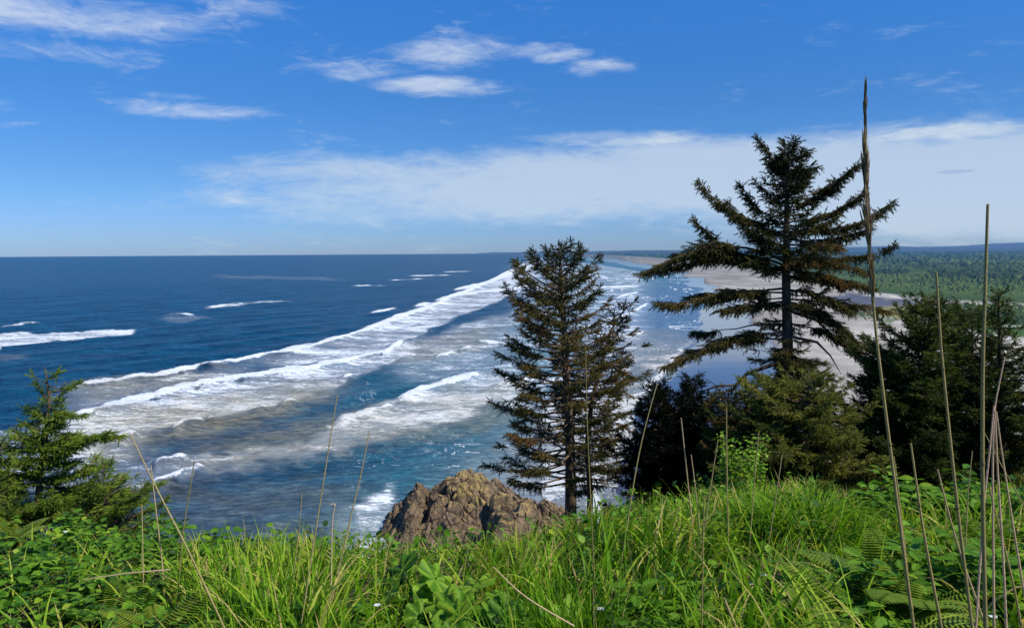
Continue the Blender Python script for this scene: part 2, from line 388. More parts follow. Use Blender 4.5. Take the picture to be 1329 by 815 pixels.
sea = mesh_np('sea', Vs, [F], m, None, {'foam': foam.reshape(-1), 'silt': silt.reshape(-1), 'shallow': shal.reshape(-1)})
tag(sea, kind='structure')

# ------------------------------------------------------------------ beach, dunes and lowland
UU, VV, DD, X, Y, F = polar_grid(660, 1720, 760, 0.7, 560, 520)
xs = xs_of(Y); xw = xw_of(Y); ds = X-xs
wet = sstep(1, 0, (X-xs)/np.maximum(xw-xs, 1))
wetedge = sstep(.75, 1.15, (X-xs)/np.maximum(xw-xs, 1)+.25*(fbm(X/60, Y/120, 4, 4)-.5))
veg_l = [(760, 329.6), (850, 334.5), (920, 342), (1000, 352), (1060, 363), (1100, 374), (1136, 385.5), (1198, 391), (1230, 394), (1329, 399), (1720, 415)]
vl = px_line(UU, veg_l)+(fbm(UU/22, VV/6, 4, 2)-.5)*4*np.clip(DD/60, .1, 1)
veg = sstep(1.0, -1.0, (VV-vl)/np.clip(DD/60, .15, 1))
nz = fbm(X/35, Y/60, 5, 11); nf = fbm(X/6, Y/10, 4, 12)
sand = A([.42, .385, .32])[None, None]*(.45+1.0*nz[..., None])*(.85+.3*nf[..., None])
far = sstep(20, 60, DD)[..., None]
sand = sand*(.75+.25*far)
wetc = A([.085, .085, .09])
base = sand*wetedge[..., None]+wetc*(1-wetedge[..., None])
green = A([.055, .095, .028])*(.5+1.0*fbm(X/90, Y/180, 5, 15)[..., None])
base = base*(1-veg[..., None])+green*veg[..., None]
def blob(u, v, ru, rv, V=None):
    jj = (fbm(UU/16, VV/5, 4, 41)-.5)*.9
    return sstep(1.25, .75, np.sqrt(((UU-u)/ru)**2+((VV-v)/rv)**2)+jj)[..., None]
lag = np.maximum(blob(1110, 392, 44, 9), blob(1150, 397, 50, 7))
base = base*(1-lag)+A([.10, .105, .13])*lag
dune = np.maximum(blob(1172, 408, 40, 9), blob(1240, 418, 40, 10)); dune = np.maximum(dune, blob(1060, 366, 30, 4)*.8)
base = base*(1-dune)+A([.23, .21, .08])*dune
g2 = blob(1270, 412, 150, 11)*(1-dune)+blob(1400, 425, 160, 18)
g2 = np.clip(g2, 0, 1)
base = base*(1-g2)+A([.06, .12, .025])*(.6+.8*nz[..., None])*g2
ln = np.exp(-((VV-px_line(UU, [(1120, 385), (1150, 387), (1198, 391)]))/1.3)**2)*sstep(1115, 1130, UU)*sstep(1205, 1190, UU)
ln = np.maximum(ln, .6*np.exp(-((VV-395.3)/1.1)**2)*sstep(1205, 1225, UU)*sstep(1262, 1245, UU))
ln = np.maximum(ln, .7*np.exp(-((VV-427-(UU-1305)*.02)/1.6)**2)*sstep(1280, 1300, UU))[..., None]
base = base*(1-ln)+A([.5, .48, .42])*ln
# meadows in the far lowland
for u, v, ru, rv in [(1270, 343, 60, 1.6), (1200, 342, 30, 1.2), (1130, 350, 25, 1.2), (1300, 362, 40, 1.5), (1390, 350, 60, 2), (1180, 372, 25, 1.5)]:
    q = blob(u, v, ru, rv)*.8; base = base*(1-q)+A([.12, .17, .06])*q
wetness = (1-wetedge)*(1-veg)
wetness = np.maximum(wetness, lag[..., 0]*.42*(1-veg))
z = -1.2+1.35*sstep(-4, 3, ds)+.10*sstep(0, 1, (X-xs)/np.maximum(xw-xs, 1))+1.2*sstep(0, 60, X-xw)+veg*(1.0+2.0*fbm(X/70, Y/70, 4, 6))
z += .25*(nf-.5)*wetedge
Vs = np.stack([X, Y, z], -1).reshape(-1, 3)
m, nt = mat_new('beach_ground'); n = N(nt)
pos = n('ShaderNodeNewGeometry').outputs['Position']
c = n.attr('Col').outputs['Color']; wt = n.attr('wet').outputs['Fac']
n1 = n.noise(n.mapping(pos, (1, .45, 1)), .12, 8, .7); n2 = n.noise(pos, .9, 5, .7)
c = n.mix(1.0, c, n.ramp(n1, [(.3, (.78, .78, .78)), (.7, (1.2, 1.2, 1.2))]), 'MULTIPLY')
d = n('ShaderNodeBsdfPrincipled'); n.link(c, d.inputs['Base Color'])
n.link(n.sm(wt, .3, .9, .9, .045), d.inputs['Roughness']); n.link(n.sm(wt, .3, .9, .1, .75), d.inputs['Specular IOR Level'])
b = n('ShaderNodeBump'); n.link(n.sm(wt, .3, .8, .6, .01), b.inputs['Strength']); b.inputs['Distance'].default_value = .5
n.link(n2, b.inputs['Height']); n.link(b.outputs[0], d.inputs['Normal'])
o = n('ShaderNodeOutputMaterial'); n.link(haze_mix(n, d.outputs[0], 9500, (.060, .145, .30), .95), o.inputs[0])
land = mesh_np('beach', Vs, [F], m, None, {'wet': wetness.reshape(-1)}, base.reshape(-1, 3))
tag(land, kind='structure')

# hills on the skyline
m, nt = mat_new('hill_forest'); n = N(nt)
pos = n('ShaderNodeNewGeometry').outputs['Position']
n1 = n.noise(pos, .0006, 6, .7)
d = n('ShaderNodeBsdfPrincipled'); n.link(n.ramp(n1, [(.3, (.02, .04, .02)), (.7, (.05, .08, .04))]), d.inputs['Base Color']); d.inputs['Roughness'].default_value = 1; d.inputs['Specular IOR Level'].default_value = 0
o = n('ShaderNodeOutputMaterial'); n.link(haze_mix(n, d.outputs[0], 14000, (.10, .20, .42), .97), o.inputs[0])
M['hill'] = m
def ridge(name, dist, prof, seed, zb=-20, amp=1.2):
    us = np.linspace(prof[0][0], prof[-1][0], 260); rows = 7
    hpx = px_line(us, prof)+(fbm(us/14, us*0+seed, 4, seed)-.5)*amp+(fbm(us/2.5, us*0+seed, 2, seed+9)-.5)*.35
    hpx = np.maximum(hpx, 0)
    V = []
    for k in range(rows):
        t = k/(rows-1); dd = dist*(.88+.24*t); hh_ = math.sin(math.pi*min(t*1.0, 1))
        for u, hp in zip(us, hpx):
            r = ray(u, hz(u)); kx = dd/r.y
            V.append((r.x*kx, dd, zb+(EYE+hp/FP*dist-zb)*hh_))
    i = np.arange(rows-1)[:, None]*260; j = np.arange(259)[None]
    Fq = np.stack([i+j, i+j+1, i+260+j+1, i+260+j], -1).reshape(-1, 4)
    tag(mesh_np(name, V, [Fq], M['hill'], None), kind='structure')
ridge('hills', 34000, [(620, 0), (640, .8), (760, 1.3), (900, 2.0), (1000, 2.6), (1100, 4.5), (1160, 5.5), (1210, 4), (1250, 5), (1290, 8), (1329, 8.5), (1400, 11), (1500, 9), (1720, 10)], 3)
ridge('hills', 19000, [(660, 0), (720, 1.2), (850, 2.2), (960, 2.6), (1100, 3), (1250, 2.0), (1400, 3.5), (1720, 4)], 5, amp=1.0)

# far forest: one mass of crowns
ico = A([(0, 0, 1.0), (.80, 0, .32), (.25, .76, .36), (-.65, .47, .28), (-.65, -.47, .36), (.25, -.76, .28), (.9, .3, -.5), (-.1, .95, -.5), (-.95, 0, -.5), (-.1, -.95, -.5), (.9, -.35, -.5)])
icof = A([(0, 1, 2), (0, 2, 3), (0, 3, 4), (0, 4, 5), (0, 5, 1), (1, 6, 2), (2, 6, 7), (2, 7, 3), (3, 7, 8), (3, 8, 4), (4, 8, 9), (4, 9, 5), (5, 9, 10), (5, 10, 1), (1, 10, 6)])
K = 62000
u = rng.uniform(760, 1560, K); dd = 2.2+(rng.random(K)**.8)*105
v = hz(u)+dd
lim = px_line(u, veg_l)-.4
k1 = v < lim
meadow = (np.abs(v-427) < 3) | (v < 0)
k2 = (v > 398) & (u > 1215) & (v < 398+(u-1215)*.55) & (rng.random(K) < .55) & ~meadow
dens = fbm(u/34, dd/5, 4, 61)
keep = (k1 & (dens > .36)) | k2
u, v, dd = u[keep], v[keep], dd[keep]
gx, gy = gndv(u, v)
sz = np.clip(gy*.0034, 2.0, 45)*rng.uniform(.35, 1.0, len(u))**1.3*(.6+1.1*fbm(gx/120, gy/240, 3, 73))*1.25
hgt = np.where(rng.random(len(u)) < .12, 1.15, .7)*np.clip(.5+fbm(gx/300, gy/600, 3, 71), .6, 1.4)
mb = MB(); an = rng.uniform(0, 6.28, len(u)); zz = np.zeros(len(u))
hz_ = np.minimum(sz*hgt, 22)*(1.0)
mb.stamp(ico*(1+.25*(rng.random(ico.shape)-.5)), icof, np.stack([gx, gy, 1+hz_*.4], -1), np.stack([np.cos(an)*sz, np.sin(an)*sz, zz], -1), np.stack([-np.sin(an)*sz, np.cos(an)*sz, zz], -1), np.stack([zz, zz, hz_], -1), np.clip(.5+2.2*(fbm(gx/250, gy/500, 4, 81)-.5)+rng.uniform(-.22, .22, len(u)), 0, 1))
m, nt = mat_new('far_forest'); n = N(nt)
pos = n('ShaderNodeNewGeometry').outputs['Position']
t = n.attr('tint').outputs['Fac']
c = n.ramp(n.math('ADD', t, n.math('MULTIPLY', n.math('SUBTRACT', n.noise(pos, .5, 4, .7), .5), .7)), [(.1, (.030, .052, .016)), (.5, (.075, .115, .028)), (.9, (.14, .18, .045))])
d = n('ShaderNodeBsdfPrincipled'); n.link(c, d.inputs['Base Color']); d.inputs['Roughness'].default_value = .9; d.inputs['Specular IOR Level'].default_value = .1
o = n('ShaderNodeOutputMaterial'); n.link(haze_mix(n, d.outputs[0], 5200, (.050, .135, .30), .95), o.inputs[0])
fo_ = mb.build('forest', m, None, smooth=False)
tag(fo_, 'distant green coastal forest spreading inland behind the dunes and beach to the hazy hills', 'forest', kind='stuff')

# ------------------------------------------------------------------ headland slope
GLINE = [(-400, 690), (0, 688), (200, 703), (300, 705), (400, 700), (480, 702), (560, 708), (640, 706), (700, 694), (745, 680), (775, 658), (850, 654), (900, 650), (1000, 638), (1050, 630), (1100, 648), (1150, 660), (1200, 654), (1329, 640), (1700, 630)]
def gz(x, y):
    """height of the headland ground (absolute)"""
    x = np.asarray(x, float); y = np.asarray(y, float)
    u_ = PW/2+FP*x/np.maximum(y, 1.2)
    lip = -(px_line(u_, GLINE)+38-328)/FP*5.2
    zt = -1.52+(lip+1.52)*np.clip(y, 0, 5.2)/5.2*sstep(0, 2.5, y)-.085*np.maximum(y-5.2, 0)
    zt = zt-.52*np.maximum(y-5.2, 0)*sstep(5.0, 6.6, y)
    zt = zt+.10*(fbm(x/.9+5, y/.9, 3, 91)-.5)+sstep(8, 20, y)*2.0*(fbm(x/9, y/9, 3, 92)-.5)
    side = np.maximum(np.abs(x)-30, 0)*.5
    return EYE+zt-side
gxs = np.linspace(-1, 1, 260); gys = np.concatenate([np.linspace(-6, 9, 180), np.linspace(9.3, 100, 120)])
GX, GY = np.meshgrid(gxs, gys)
GXs = np.sign(GX)*(np.abs(GX)**1.6)*90
GZ = gz(GXs, GY)
i = np.arange(len(gys)-1)[:, None]*260; j = np.arange(259)[None]
Fq = np.stack([i+j, i+j+1, i+260+j+1, i+260+j], -1).reshape(-1, 4)
m, nt = mat_new('hillside_soil'); n = N(nt)
pos = n('ShaderNodeNewGeometry').outputs['Position']
c = n.ramp(n.noise(pos, 6, 6, .7), [(.3, (.010, .012, .005)), (.55, (.028, .034, .010)), (.8, (.07, .055, .028))])
d = n('ShaderNodeBsdfPrincipled'); n.link(c, d.inputs['Base Color']); d.inputs['Roughness'].default_value = .95
b = n('ShaderNodeBump'); b.inputs['Strength'].default_value = .8; b.inputs['Distance'].default_value = .05; n.link(n.noise(pos, 25, 5), b.inputs['Height']); n.link(b.outputs[0], d.inputs['Normal'])
o = n('ShaderNodeOutputMaterial'); n.link(d.outputs[0], o.inputs[0])
tag(mesh_np('hillside', np.stack([GXs, GY, GZ], -1).reshape(-1, 3), [Fq], m), kind='structure')

# ------------------------------------------------------------------ sea rock
m, nt = mat_new('sea_rock'); n = N(nt)
g = n('ShaderNodeNewGeometry'); pos = g.outputs['Position']
sp = n('ShaderNodeSeparateXYZ'); n.link(pos, sp.inputs[0]); sn = n('ShaderNodeSeparateXYZ'); n.link(g.outputs['Normal'], sn.inputs[0])
n1 = n.noise(pos, .45, 8, .72, .4); n2 = n.noise(pos, 2.2, 6, .7)
c = n.ramp(n1, [(.3, (.035, .024, .014)), (.5, (.16, .108, .058)), (.72, (.36, .25, .135))])
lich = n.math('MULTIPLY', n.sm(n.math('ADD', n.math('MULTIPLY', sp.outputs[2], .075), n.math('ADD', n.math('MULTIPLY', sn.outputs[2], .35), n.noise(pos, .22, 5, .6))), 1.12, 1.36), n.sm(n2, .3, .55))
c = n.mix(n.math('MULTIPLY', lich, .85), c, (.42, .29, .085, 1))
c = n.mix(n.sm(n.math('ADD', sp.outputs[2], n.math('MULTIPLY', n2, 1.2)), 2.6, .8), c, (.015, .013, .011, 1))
vor = n('ShaderNodeTexVoronoi', feature='DISTANCE_TO_EDGE'); vor.inputs['Scale'].default_value = .42
wv_ = n('ShaderNodeVectorMath', operation='ADD'); n.link(pos, wv_.inputs[0])
nn_ = n('ShaderNodeTexNoise'); nn_.inputs['Scale'].default_value = .8; n.link(pos, nn_.inputs['Vector']); n.link(nn_.outputs['Color'], wv_.inputs[1]); n.link(wv_.outputs[0], vor.inputs['Vector'])
crk = n.sm(vor.outputs['Distance'], .0, .06)
c = n.mix(1.0, c, n.ramp(crk, [(0, (.35, .33, .32)), (1, (1, 1, 1))]), 'MULTIPLY')
d = n('ShaderNodeBsdfPrincipled'); n.link(c, d.inputs['Base Color']); d.inputs['Roughness'].default_value = .85
b = n('ShaderNodeBump'); b.inputs['Strength'].default_value = 1; b.inputs['Distance'].default_value = .35
n.link(n.math('ADD', n.math('MULTIPLY', n2, .8), n.math('MULTIPLY', crk, .3)), b.inputs['Height']); n.link(b.outputs[0], d.inputs['Normal'])
o = n('ShaderNodeOutputMaterial'); n.link(d.outputs[0], o.inputs[0]); M['rock'] = m
def rock(name, label, u0, u1, prof, Y0, Y1, seed, nx=260, ny=200):
    """outcrop whose skyline follows prof (px) standing between Y0 and Y1 metres out"""
    xa, xb = at(u0, 650, Y0).x, at(u1, 650, Y0).x
    V = np.zeros((ny, nx, 3)); sp_ = 1.15
    for jy in range(ny):
        t = jy/(ny-1); yy = Y0+(Y1-Y0)*t
        for ix in range(nx):
            q = ix/(nx-1); uu = u0+(u1-u0)*q; xx = xa+(xb-xa)*q
            top = at(uu, px_line(uu, prof)+5, (Y0+Y1)/2).z
            sideq = min(q, 1-q)
            e = max(0.0, 1-abs(2*t-1.05)**1.9)**.55*min(1, (sideq/.05))**.6
            p = Vector((xx*.16, yy*.16, seed))
            pw = p+mnoise.noise_vector(p*1.3)*.5
            vd, vp = mnoise.voronoi(pw*1.25)
            cell = mnoise.cell(vp[0]*7.0+Vector((.5, .5, .5)))
            vd2, vp2 = mnoise.voronoi(pw*3.6)
            ridge_ = mnoise.noise(p*2.0)*.3
            k = e*(1.03-.22*vd[0]+.10*(cell)-.04+.10*ridge_)
            gap = min(1.0, (vd[1]-vd[0])/.30)
            gap2 = min(1.0, (vd2[1]-vd2[0])/.25)
            zz = -1.5+(top+1.5)*k+e*(.6*gap2-.5+.5*mnoise.noise(p*9))-1.1*e*(1-gap)**1.5
            V[jy, ix] = (xx+.8*mnoise.noise(p*3), yy+.8*mnoise.noise(p*3+Vector((9, 9, 9))), zz)
    i = np.arange(ny-1)[:, None]*nx; j = np.arange(nx-1)[None]
    Fq = np.stack([i+j, i+j+1, i+nx+j+1, i+nx+j], -1).reshape(-1, 4)
    o = mesh_np(name, V.reshape(-1, 3), [Fq], M['rock'], smooth=False)
    return tag(o, label, 'rock')
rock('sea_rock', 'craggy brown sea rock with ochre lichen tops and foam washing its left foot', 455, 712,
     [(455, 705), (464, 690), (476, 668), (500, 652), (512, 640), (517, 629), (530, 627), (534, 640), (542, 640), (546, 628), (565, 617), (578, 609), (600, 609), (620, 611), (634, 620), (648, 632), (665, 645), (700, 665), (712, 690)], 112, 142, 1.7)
rock('low_rock', 'lower pale tan rock behind the foot of the middle spruce', 625, 790,
     [(620, 670), (640, 640), (670, 636), (700, 642), (735, 652), (760, 668), (800, 700)], 104, 128, 8.1, 160, 120)

# ------------------------------------------------------------------ conifers
def needle_template(n, ln=.17, wd=.035, seed=0):
    r = np.random.default_rng(seed); V = []; Fc = []
    V += [(0, -.012, 0), (0, .012, 0), (1, 0, 0)]; Fc.append((0, 1, 2))
    for k in range(n):
        t = .05+.95*(k+.5)/n; a = r.uniform(0, 2*math.pi); l = ln*r.uniform(.7, 1.2)*(1-.35*t)
        f = l*.75; q = l*.72
        dy, dz = math.cos(a)*q, math.sin(a)*q
        py, pz = -math.sin(a)*wd, math.cos(a)*wd
        b0 = len(V)
        V += [(t-wd*.5, py*.5, pz*.5), (t+wd*.8, -py*.5, -pz*.5), (t+f, dy, dz)]
        Fc.append((b0, b0+1, b0+2))
    return A(V), A(Fc)
NT = [needle_template(30, .30, .060, s) for s in range(4)]
NTF = [needle_template(40, .26, .045, s+10) for s in range(4)]

class Conifer:
    def __init__(s, tw=.20, templ=NT, mat='needle', droop=.25):
        s.tw = tw; s.wood = MB(); s.O = []; s.D = []; s.T = []; s.templ = templ; s.mat = mat; s.droop = droop
    def twig(s, p, d, t): s.O.append(tuple(p)); s.D.append(tuple(d)); s.T.append(t)
    def bough(s, P, r0, tint, bare=.2, dens=1.0, spread=.30, hang=.5, wood=True):
        """P list of Vectors. foliage carried on side branchlets"""
        Ls = [(P[i+1]-P[i]).length for i in range(len(P)-1)]; L = sum(Ls)
        if wood: s.wood.tube(P, [max(.006, r0*(1-.9*i/(len(P)-1))) for i in range(len(P))], 5)
        def pt(t):
            q = t*L
            for i, l in enumerate(Ls):
                if q <= l or i == len(Ls)-1: return P[i]+(P[i+1]-P[i])*min(1, q/l), (P[i+1]-P[i]).normalized()
                q -= l
        seed_ = random.uniform(0, 100)
        nb = max(4, int(L*(1-bare)/(s.tw*.27)*dens))
        for k in range(nb):
            t = bare+(1-bare)*(k+random.random())/nb
            p, dr = pt(min(t, .995))
            if t < .85 and vnoise(A([t*L/.32+seed_]), A([seed_*1.7]), 3)[0] < .30: continue
            side = dr.cross(Vector((0, 0, 1)))
            if side.length < .05: side = Vector((random.uniform(-1, 1), random.uniform(-1, 1), 0))
            side.normalize(); sg = 1 if k % 2 else -1
            bl = min(L*spread, 1.1)*(1-t*.80)*(.35+.65*min(1, (t-bare)/.22+.2))*random.uniform(.5, 1.25)+s.tw*.35
            up = Vector((0, 0, 1))
            bd = (dr*random.uniform(.55, 1.0)+side*sg*random.uniform(.5, 1.0)+up*random.uniform(-s.droop*1.3, .25)).normalized()
            nt_ = max(1, int(bl/(s.tw*.33)))
            tt = tint+random.uniform(-.15, .15)
            if wood and bl > s.tw*1.2: s.wood.tube([p, p+bd*bl*.5, p+bd*bl+Vector((0, 0, -.06*bl))], [.007, .005, .003], 3)
            for q in range(nt_+1):
                f = (q+.3)/(nt_+1); pp = p+bd*bl*f+Vector((0, 0, -.06*bl*f*f))
                for sd in ((-1, 1) if q < nt_ else (0,)):
                    if random.random() < .12: continue
                    sv = bd.cross(up)*sd
                    d = (bd*random.uniform(.6, 1)+sv*random.uniform(.3, .9)+up*random.uniform(-hang*1.4, .25)+Vector((random.gauss(0, .2), random.gauss(0, .2), 0))).normalized()
                    s.twig(pp, d*s.tw*random.uniform(.55, 1.2), tt+random.uniform(-.1, .1))
            if random.random() < hang*.6:   # hanging sprays
                s.twig(p, Vector((random.gauss(0, .25), random.gauss(0, .25), -1)).normalized()*s.tw*random.uniform(.6, 1.3), tt-.1)
        p, dr = pt(.99)
        for _ in range(4): s.twig(p, (dr+Vector((random.gauss(0, .3), random.gauss(0, .3), random.gauss(0, .3)))).normalized()*s.tw*random.uniform(.6, 1), tint)
    def arc(s, p0, az, el, L, sag=.1, lift=.15, n=6):
        """a bough leaving p0 at azimuth az and elevation el, sagging then lifting at its tip"""
        P = []; wob = random.uniform(-.12, .12)
        for i in range(n+1):
            t = i/n; a = az+wob*math.sin(t*3)
            hor = L*t*math.cos(el)
            z = L*t*math.sin(el)-sag*L*math.sin(math.pi*t*.9)+lift*L*t**3
            P.append(Vector((p0[0]+math.cos(a)*hor, p0[1]+math.sin(a)*hor, p0[2]+z+random.uniform(-.012, .012)*L)))
        return P
    def to(s, p0, p1, sag=.08, lift=.08, n=7):
        p0 = Vector(p0); p1 = Vector(p1); L = (p1-p0).length
        return [p0.lerp(p1, i/n)+Vector((random.uniform(-.01, .01)*L, random.uniform(-.02, .02)*L, -sag*L*math.sin(math.pi*i/n)+lift*L*((i/n)**3-(i/n))+random.uniform(-.012, .012)*L)) for i in range(n+1)]
    def build(s, name, base, label, cat='tree', group=None, trunk_name='trunk', crown_name='crown'):
        root = empty(name, base, label, cat, group)
        O, D, T = A(s.O), A(s.D), np.clip(A(s.T), 0, 1)
        mb = MB(); pick = rng.integers(0, len(s.templ), len(O))
        for k, (tv, tf) in enumerate(s.templ):
            w = pick == k
            if not w.any(): continue
            Xv, Yv, Zv, L = frames(D[w], rng.uniform(0, 6.28, w.sum()))
            mb.stamp(tv, tf, O[w], Xv*L, Yv*L, Zv*L, T[w])
        s.wood.build(trunk_name, M['bark'], root)
        mb.build(crown_name, M[s.mat], root, smooth=False)
        print(name, 'twigs', len(O))
        return root
def lerp_pts(pts, t):
    q = t*(len(pts)-1); i = min(int(q), len(pts)-2); return pts[i].lerp(pts[i+1], q-i)

# --- tall spruce on the right
YT = 21.0
c = Conifer(.20, hang=.5) if False else Conifer(.21)
tr = [at(1024, 700, YT), at(1024, 600, YT), at(1023, 520, YT), at(1022, 430, YT), at(1020, 360, YT), at(1021, 300, YT), at(1022, 240, YT), at(1023, 205, YT), at(1024, 184, YT)]
base = tr[0].copy(); base.z -= .6
c.wood.tube([base]+tr, [.26, .21, .18, .15, .13, .11, .085, .06, .035, .012], 10, bump=.12)
def tpt(v):
    for a_, b_ in zip(tr[:-1], tr[1:]):
        pa, pb = proj(*[A(q) for q in a_])[1], proj(*[A(q) for q in b_])[1]
        if pb <= v <= pa: return a_.lerp(b_, (pa-v)/(pa-pb))
    return tr[0].copy()
# (trunk v, tip u, tip v, depth offset, radius, tint, sag, spread)
B = [(240, 985, 180, .1, .05, .25, -.06, .16), (205, 1050, 196, -.1, .02, .3, .0, .3), (222, 1058, 218, .2, .02, .25, .0, .3), (215, 1000, 214, .1, .02, .2, 0, .3),
     (292, 908, 238, .2, .05, .42, .10, .16), (300, 960, 240, .4, .04, .3, .04, .25), (318, 946, 266, -.3, .045, .38, .10, .24), (322, 990, 300, -.6, .04, .3, .06, .3),
     (332, 902, 289, .3, .05, .40, .12, .17), (338, 838, 352, -.4, .075, .42, -.17, .23), (345, 880, 330, .5, .06, .3, -.10, .25), (352, 862, 350, -.2, .05, .45, -.14, .2),
     (376, 856, 396, -.3, .06, .5, -.06, .22), (380, 900, 384, .4, .05, .45, -.05, .25), (392, 940, 402, -.6, .05, .4, -.05, .28),
     (430, 864, 474, -.5, .055, .5, -.10, .17), (420, 905, 432, .3, .055, .35, -.05, .26), (440, 900, 456, -.2, .05, .4, -.08, .24),
     (258, 1112, 216, .1, .045, .28, .06, .24), (270, 1085, 236, .4, .04, .28, .04, .28), (288, 1120, 251, -.2, .045, .32, .06, .2), (296, 1158, 263, .1, .05, .4, .08, .13),
     (305, 1080, 285, -.5, .045, .4, .0, .3), (312, 1124, 297, .2, .045, .35, .03, .16), (325, 1160, 320, 0, .05, .3, .06, .11), (318, 1090, 320, -.7, .05, .72, -.05, .32),
     (345, 1120, 352, -.3, .055, .6, -.12, .25), (350, 1095, 372, .5, .05, .45, -.08, .3), (362, 1128, 372, -.4, .05, .62, -.1, .25), (378, 1105, 404, -.5, .05, .45, -.15, .25),
     (388, 1152, 402, .1, .05, .6, -.05, .18), (395, 1118, 452, .3, .05, .42, -.16, .16), (402, 1100, 430, -.3, .045, .4, -.14, .2), (420, 1130, 470, -.2, .045, .35, -.14, .2), (330, 1050, 340, -1.2, .04, .75, 0, .35)]
for tv_, u, v, dy, r, ti, sag, sp_ in B:
    p0 = tpt(tv_); p1 = at(u, v, YT+dy)
    c.bough(c.to(p0, p1, sag, .10), r*.6, ti+.12, bare=.15, dens=1.5, spread=sp_*1.35, hang=.95)
for k in range(60):
    v = random.uniform(198, 400); p0 = tpt(v); az = random.uniform(-math.pi, math.pi)
    # fill, mostly toward and away from the viewer
    rr = np.interp(v, [190, 230, 300, 400], [.35, .8, 1.5, 2.0])*random.uniform(.5, 1)*(.55 if abs(math.cos(az)) > .6 else 1)
    c.bough(c.arc(p0, az, np.interp(v, [190, 260, 400], [.7, .25, -.05]), rr, .08, .12), .03, random.uniform(.15, .5), bare=.2, dens=.9, spread=.32)
for k in range(34):   # tight crown tip
    v = random.uniform(186, 265); p0 = tpt(v); az = random.uniform(-math.pi, math.pi)
    rr = np.interp(v, [186, 265], [.16, .85])*random.uniform(.7, 1.1)
    c.bough(c.arc(p0, az, .45, rr, .02, .2), .015, random.uniform(.15, .35), bare=.1, dens=1.1)
for k in range(95):   # lower skirt around the trunk
    v = random.uniform(412, 600); p0 = tpt(v); az = random.uniform(-math.pi, math.pi)
    rr = np.interp(v, [412, 450, 600], [.55, 1.0, 2.6])*random.uniform(.35, 1.1)*(.8 if math.cos(az) < -.3 else 1)
    c.bough(c.arc(p0, az, -.2, rr, .05, .1), .03, random.uniform(.25, .6), bare=.1, dens=1.1)
tall = c.build('spruce_tree', base, 'tallest dark spruce with a bare trunk and long layered boughs reaching above the horizon')
mb = MB()
pb = [tpt(468), at(1000, 474, YT-.2), at(968, 486, YT-.3), at(955, 500, YT-.3), at(930, 501, YT-.2), at(900, 512, YT-.1)]
mb.tube(pb, [.07, .055, .045, .04, .03, .012], 6, bump=.2)
mb.tube([pb[2], at(960, 520, YT-.4), at(940, 540, YT-.4)], [.03, .02, .008], 5)
mb.tube([pb[4], at(915, 490, YT-.2)], [.015, .004], 4)
for s_ in ((392, 398), (402, 412), (436, 440)):
    mb.tube([tpt(s_[0]), at(1060, s_[1]+4, YT-.1), at(1078, s_[1]+22, YT), at(1092, s_[1]+46, YT+.1)], [.045, .035, .022, .006], 5, bump=.2)
ob = mb.build('bare_branch', M['bark'], tall)
ob['label'] = 'bare crooked lower limbs without needles'

# --- middle spruce
YM = 20.0
c = Conifer(.19)
tr = [at(741, 700, YM), at(741, 655, YM), at(740, 590, YM), at(737, 520, YM), at(733, 450, YM), at(730, 390, YM), at(727, 345, YM), at(726, 318, YM)]
base = tr[0].copy(); base.z -= 1.2
c.wood.tube([base]+tr, [.19, .17, .15, .13, .11, .085, .06, .035, .01], 9, bump=.15)
def along(tr, v):
    for a_, b_ in zip(tr[:-1], tr[1:]):
        pa, pb = proj(*[A(q) for q in a_])[1], proj(*[A(q) for q in b_])[1]
        if pb <= v <= pa: return a_.lerp(b_, (pa-v)/(pa-pb))
    return tr[-1].copy() if v < 330 else tr[0].copy()
left = [(320, 5), (340, 25), (355, 40), (370, 62), (395, 82), (420, 92), (450, 98), (480, 104), (510, 100), (550, 105), (590, 118), (620, 112)]
right = [(320, 6), (335, 28), (352, 45), (375, 62), (400, 58), (430, 60), (470, 76), (520, 84), (560, 88), (600, 84), (620, 76)]
nb = 128
for k in range(nb):
    v = 331+(628-331)*((k+random.random())/nb)**.92
    p0 = along(tr, v); az = (k*2.39996+random.uniform(-.4, .4))
    cx = math.cos(az); el = np.interp(v, [320, 380, 450, 600], [.85, .45, .15, -.1])
    ext = px_line(v, left) if cx < 0 else px_line(v, right)
    rr = ext/FP*YM*random.uniform(.68, 1.08)
    low = v > 540
    tint = np.clip(random.gauss(.56, .13)+(.2 if (random.random() < .16) else 0), 0, 1)
    if v < 365: tint = random.uniform(.2, .45)
    c.bough(c.arc(p0, az, el, rr, .04 if v < 450 else .02, .16), .035*min(1, rr), tint, bare=.42 if v > 430 else (.28 if v > 360 else .12), dens=1.0 if v < 540 else .85, spread=.26, hang=.5)
# thin bare inner limbs, lower down
for k in range(26):
    v = random.uniform(440, 645); p0 = along(tr, v); az = random.uniform(-math.pi, math.pi)
    P = c.arc(p0, az, .05, random.uniform(.6, 1.7), -.05, -.15); c.wood.tube(P, [.022, .018, .015, .012, .009, .006, .003], 4)
    if random.random() < .6: c.bough(P, .01, random.uniform(.4, .8), bare=.7, dens=.7, spread=.2, wood=False)
for p in [(630, 590), (655, 540)]:
    pass
c.build('spruce_tree', base, 'middle broad spruce with a sparse brownish crown standing over the surf beside the rock')

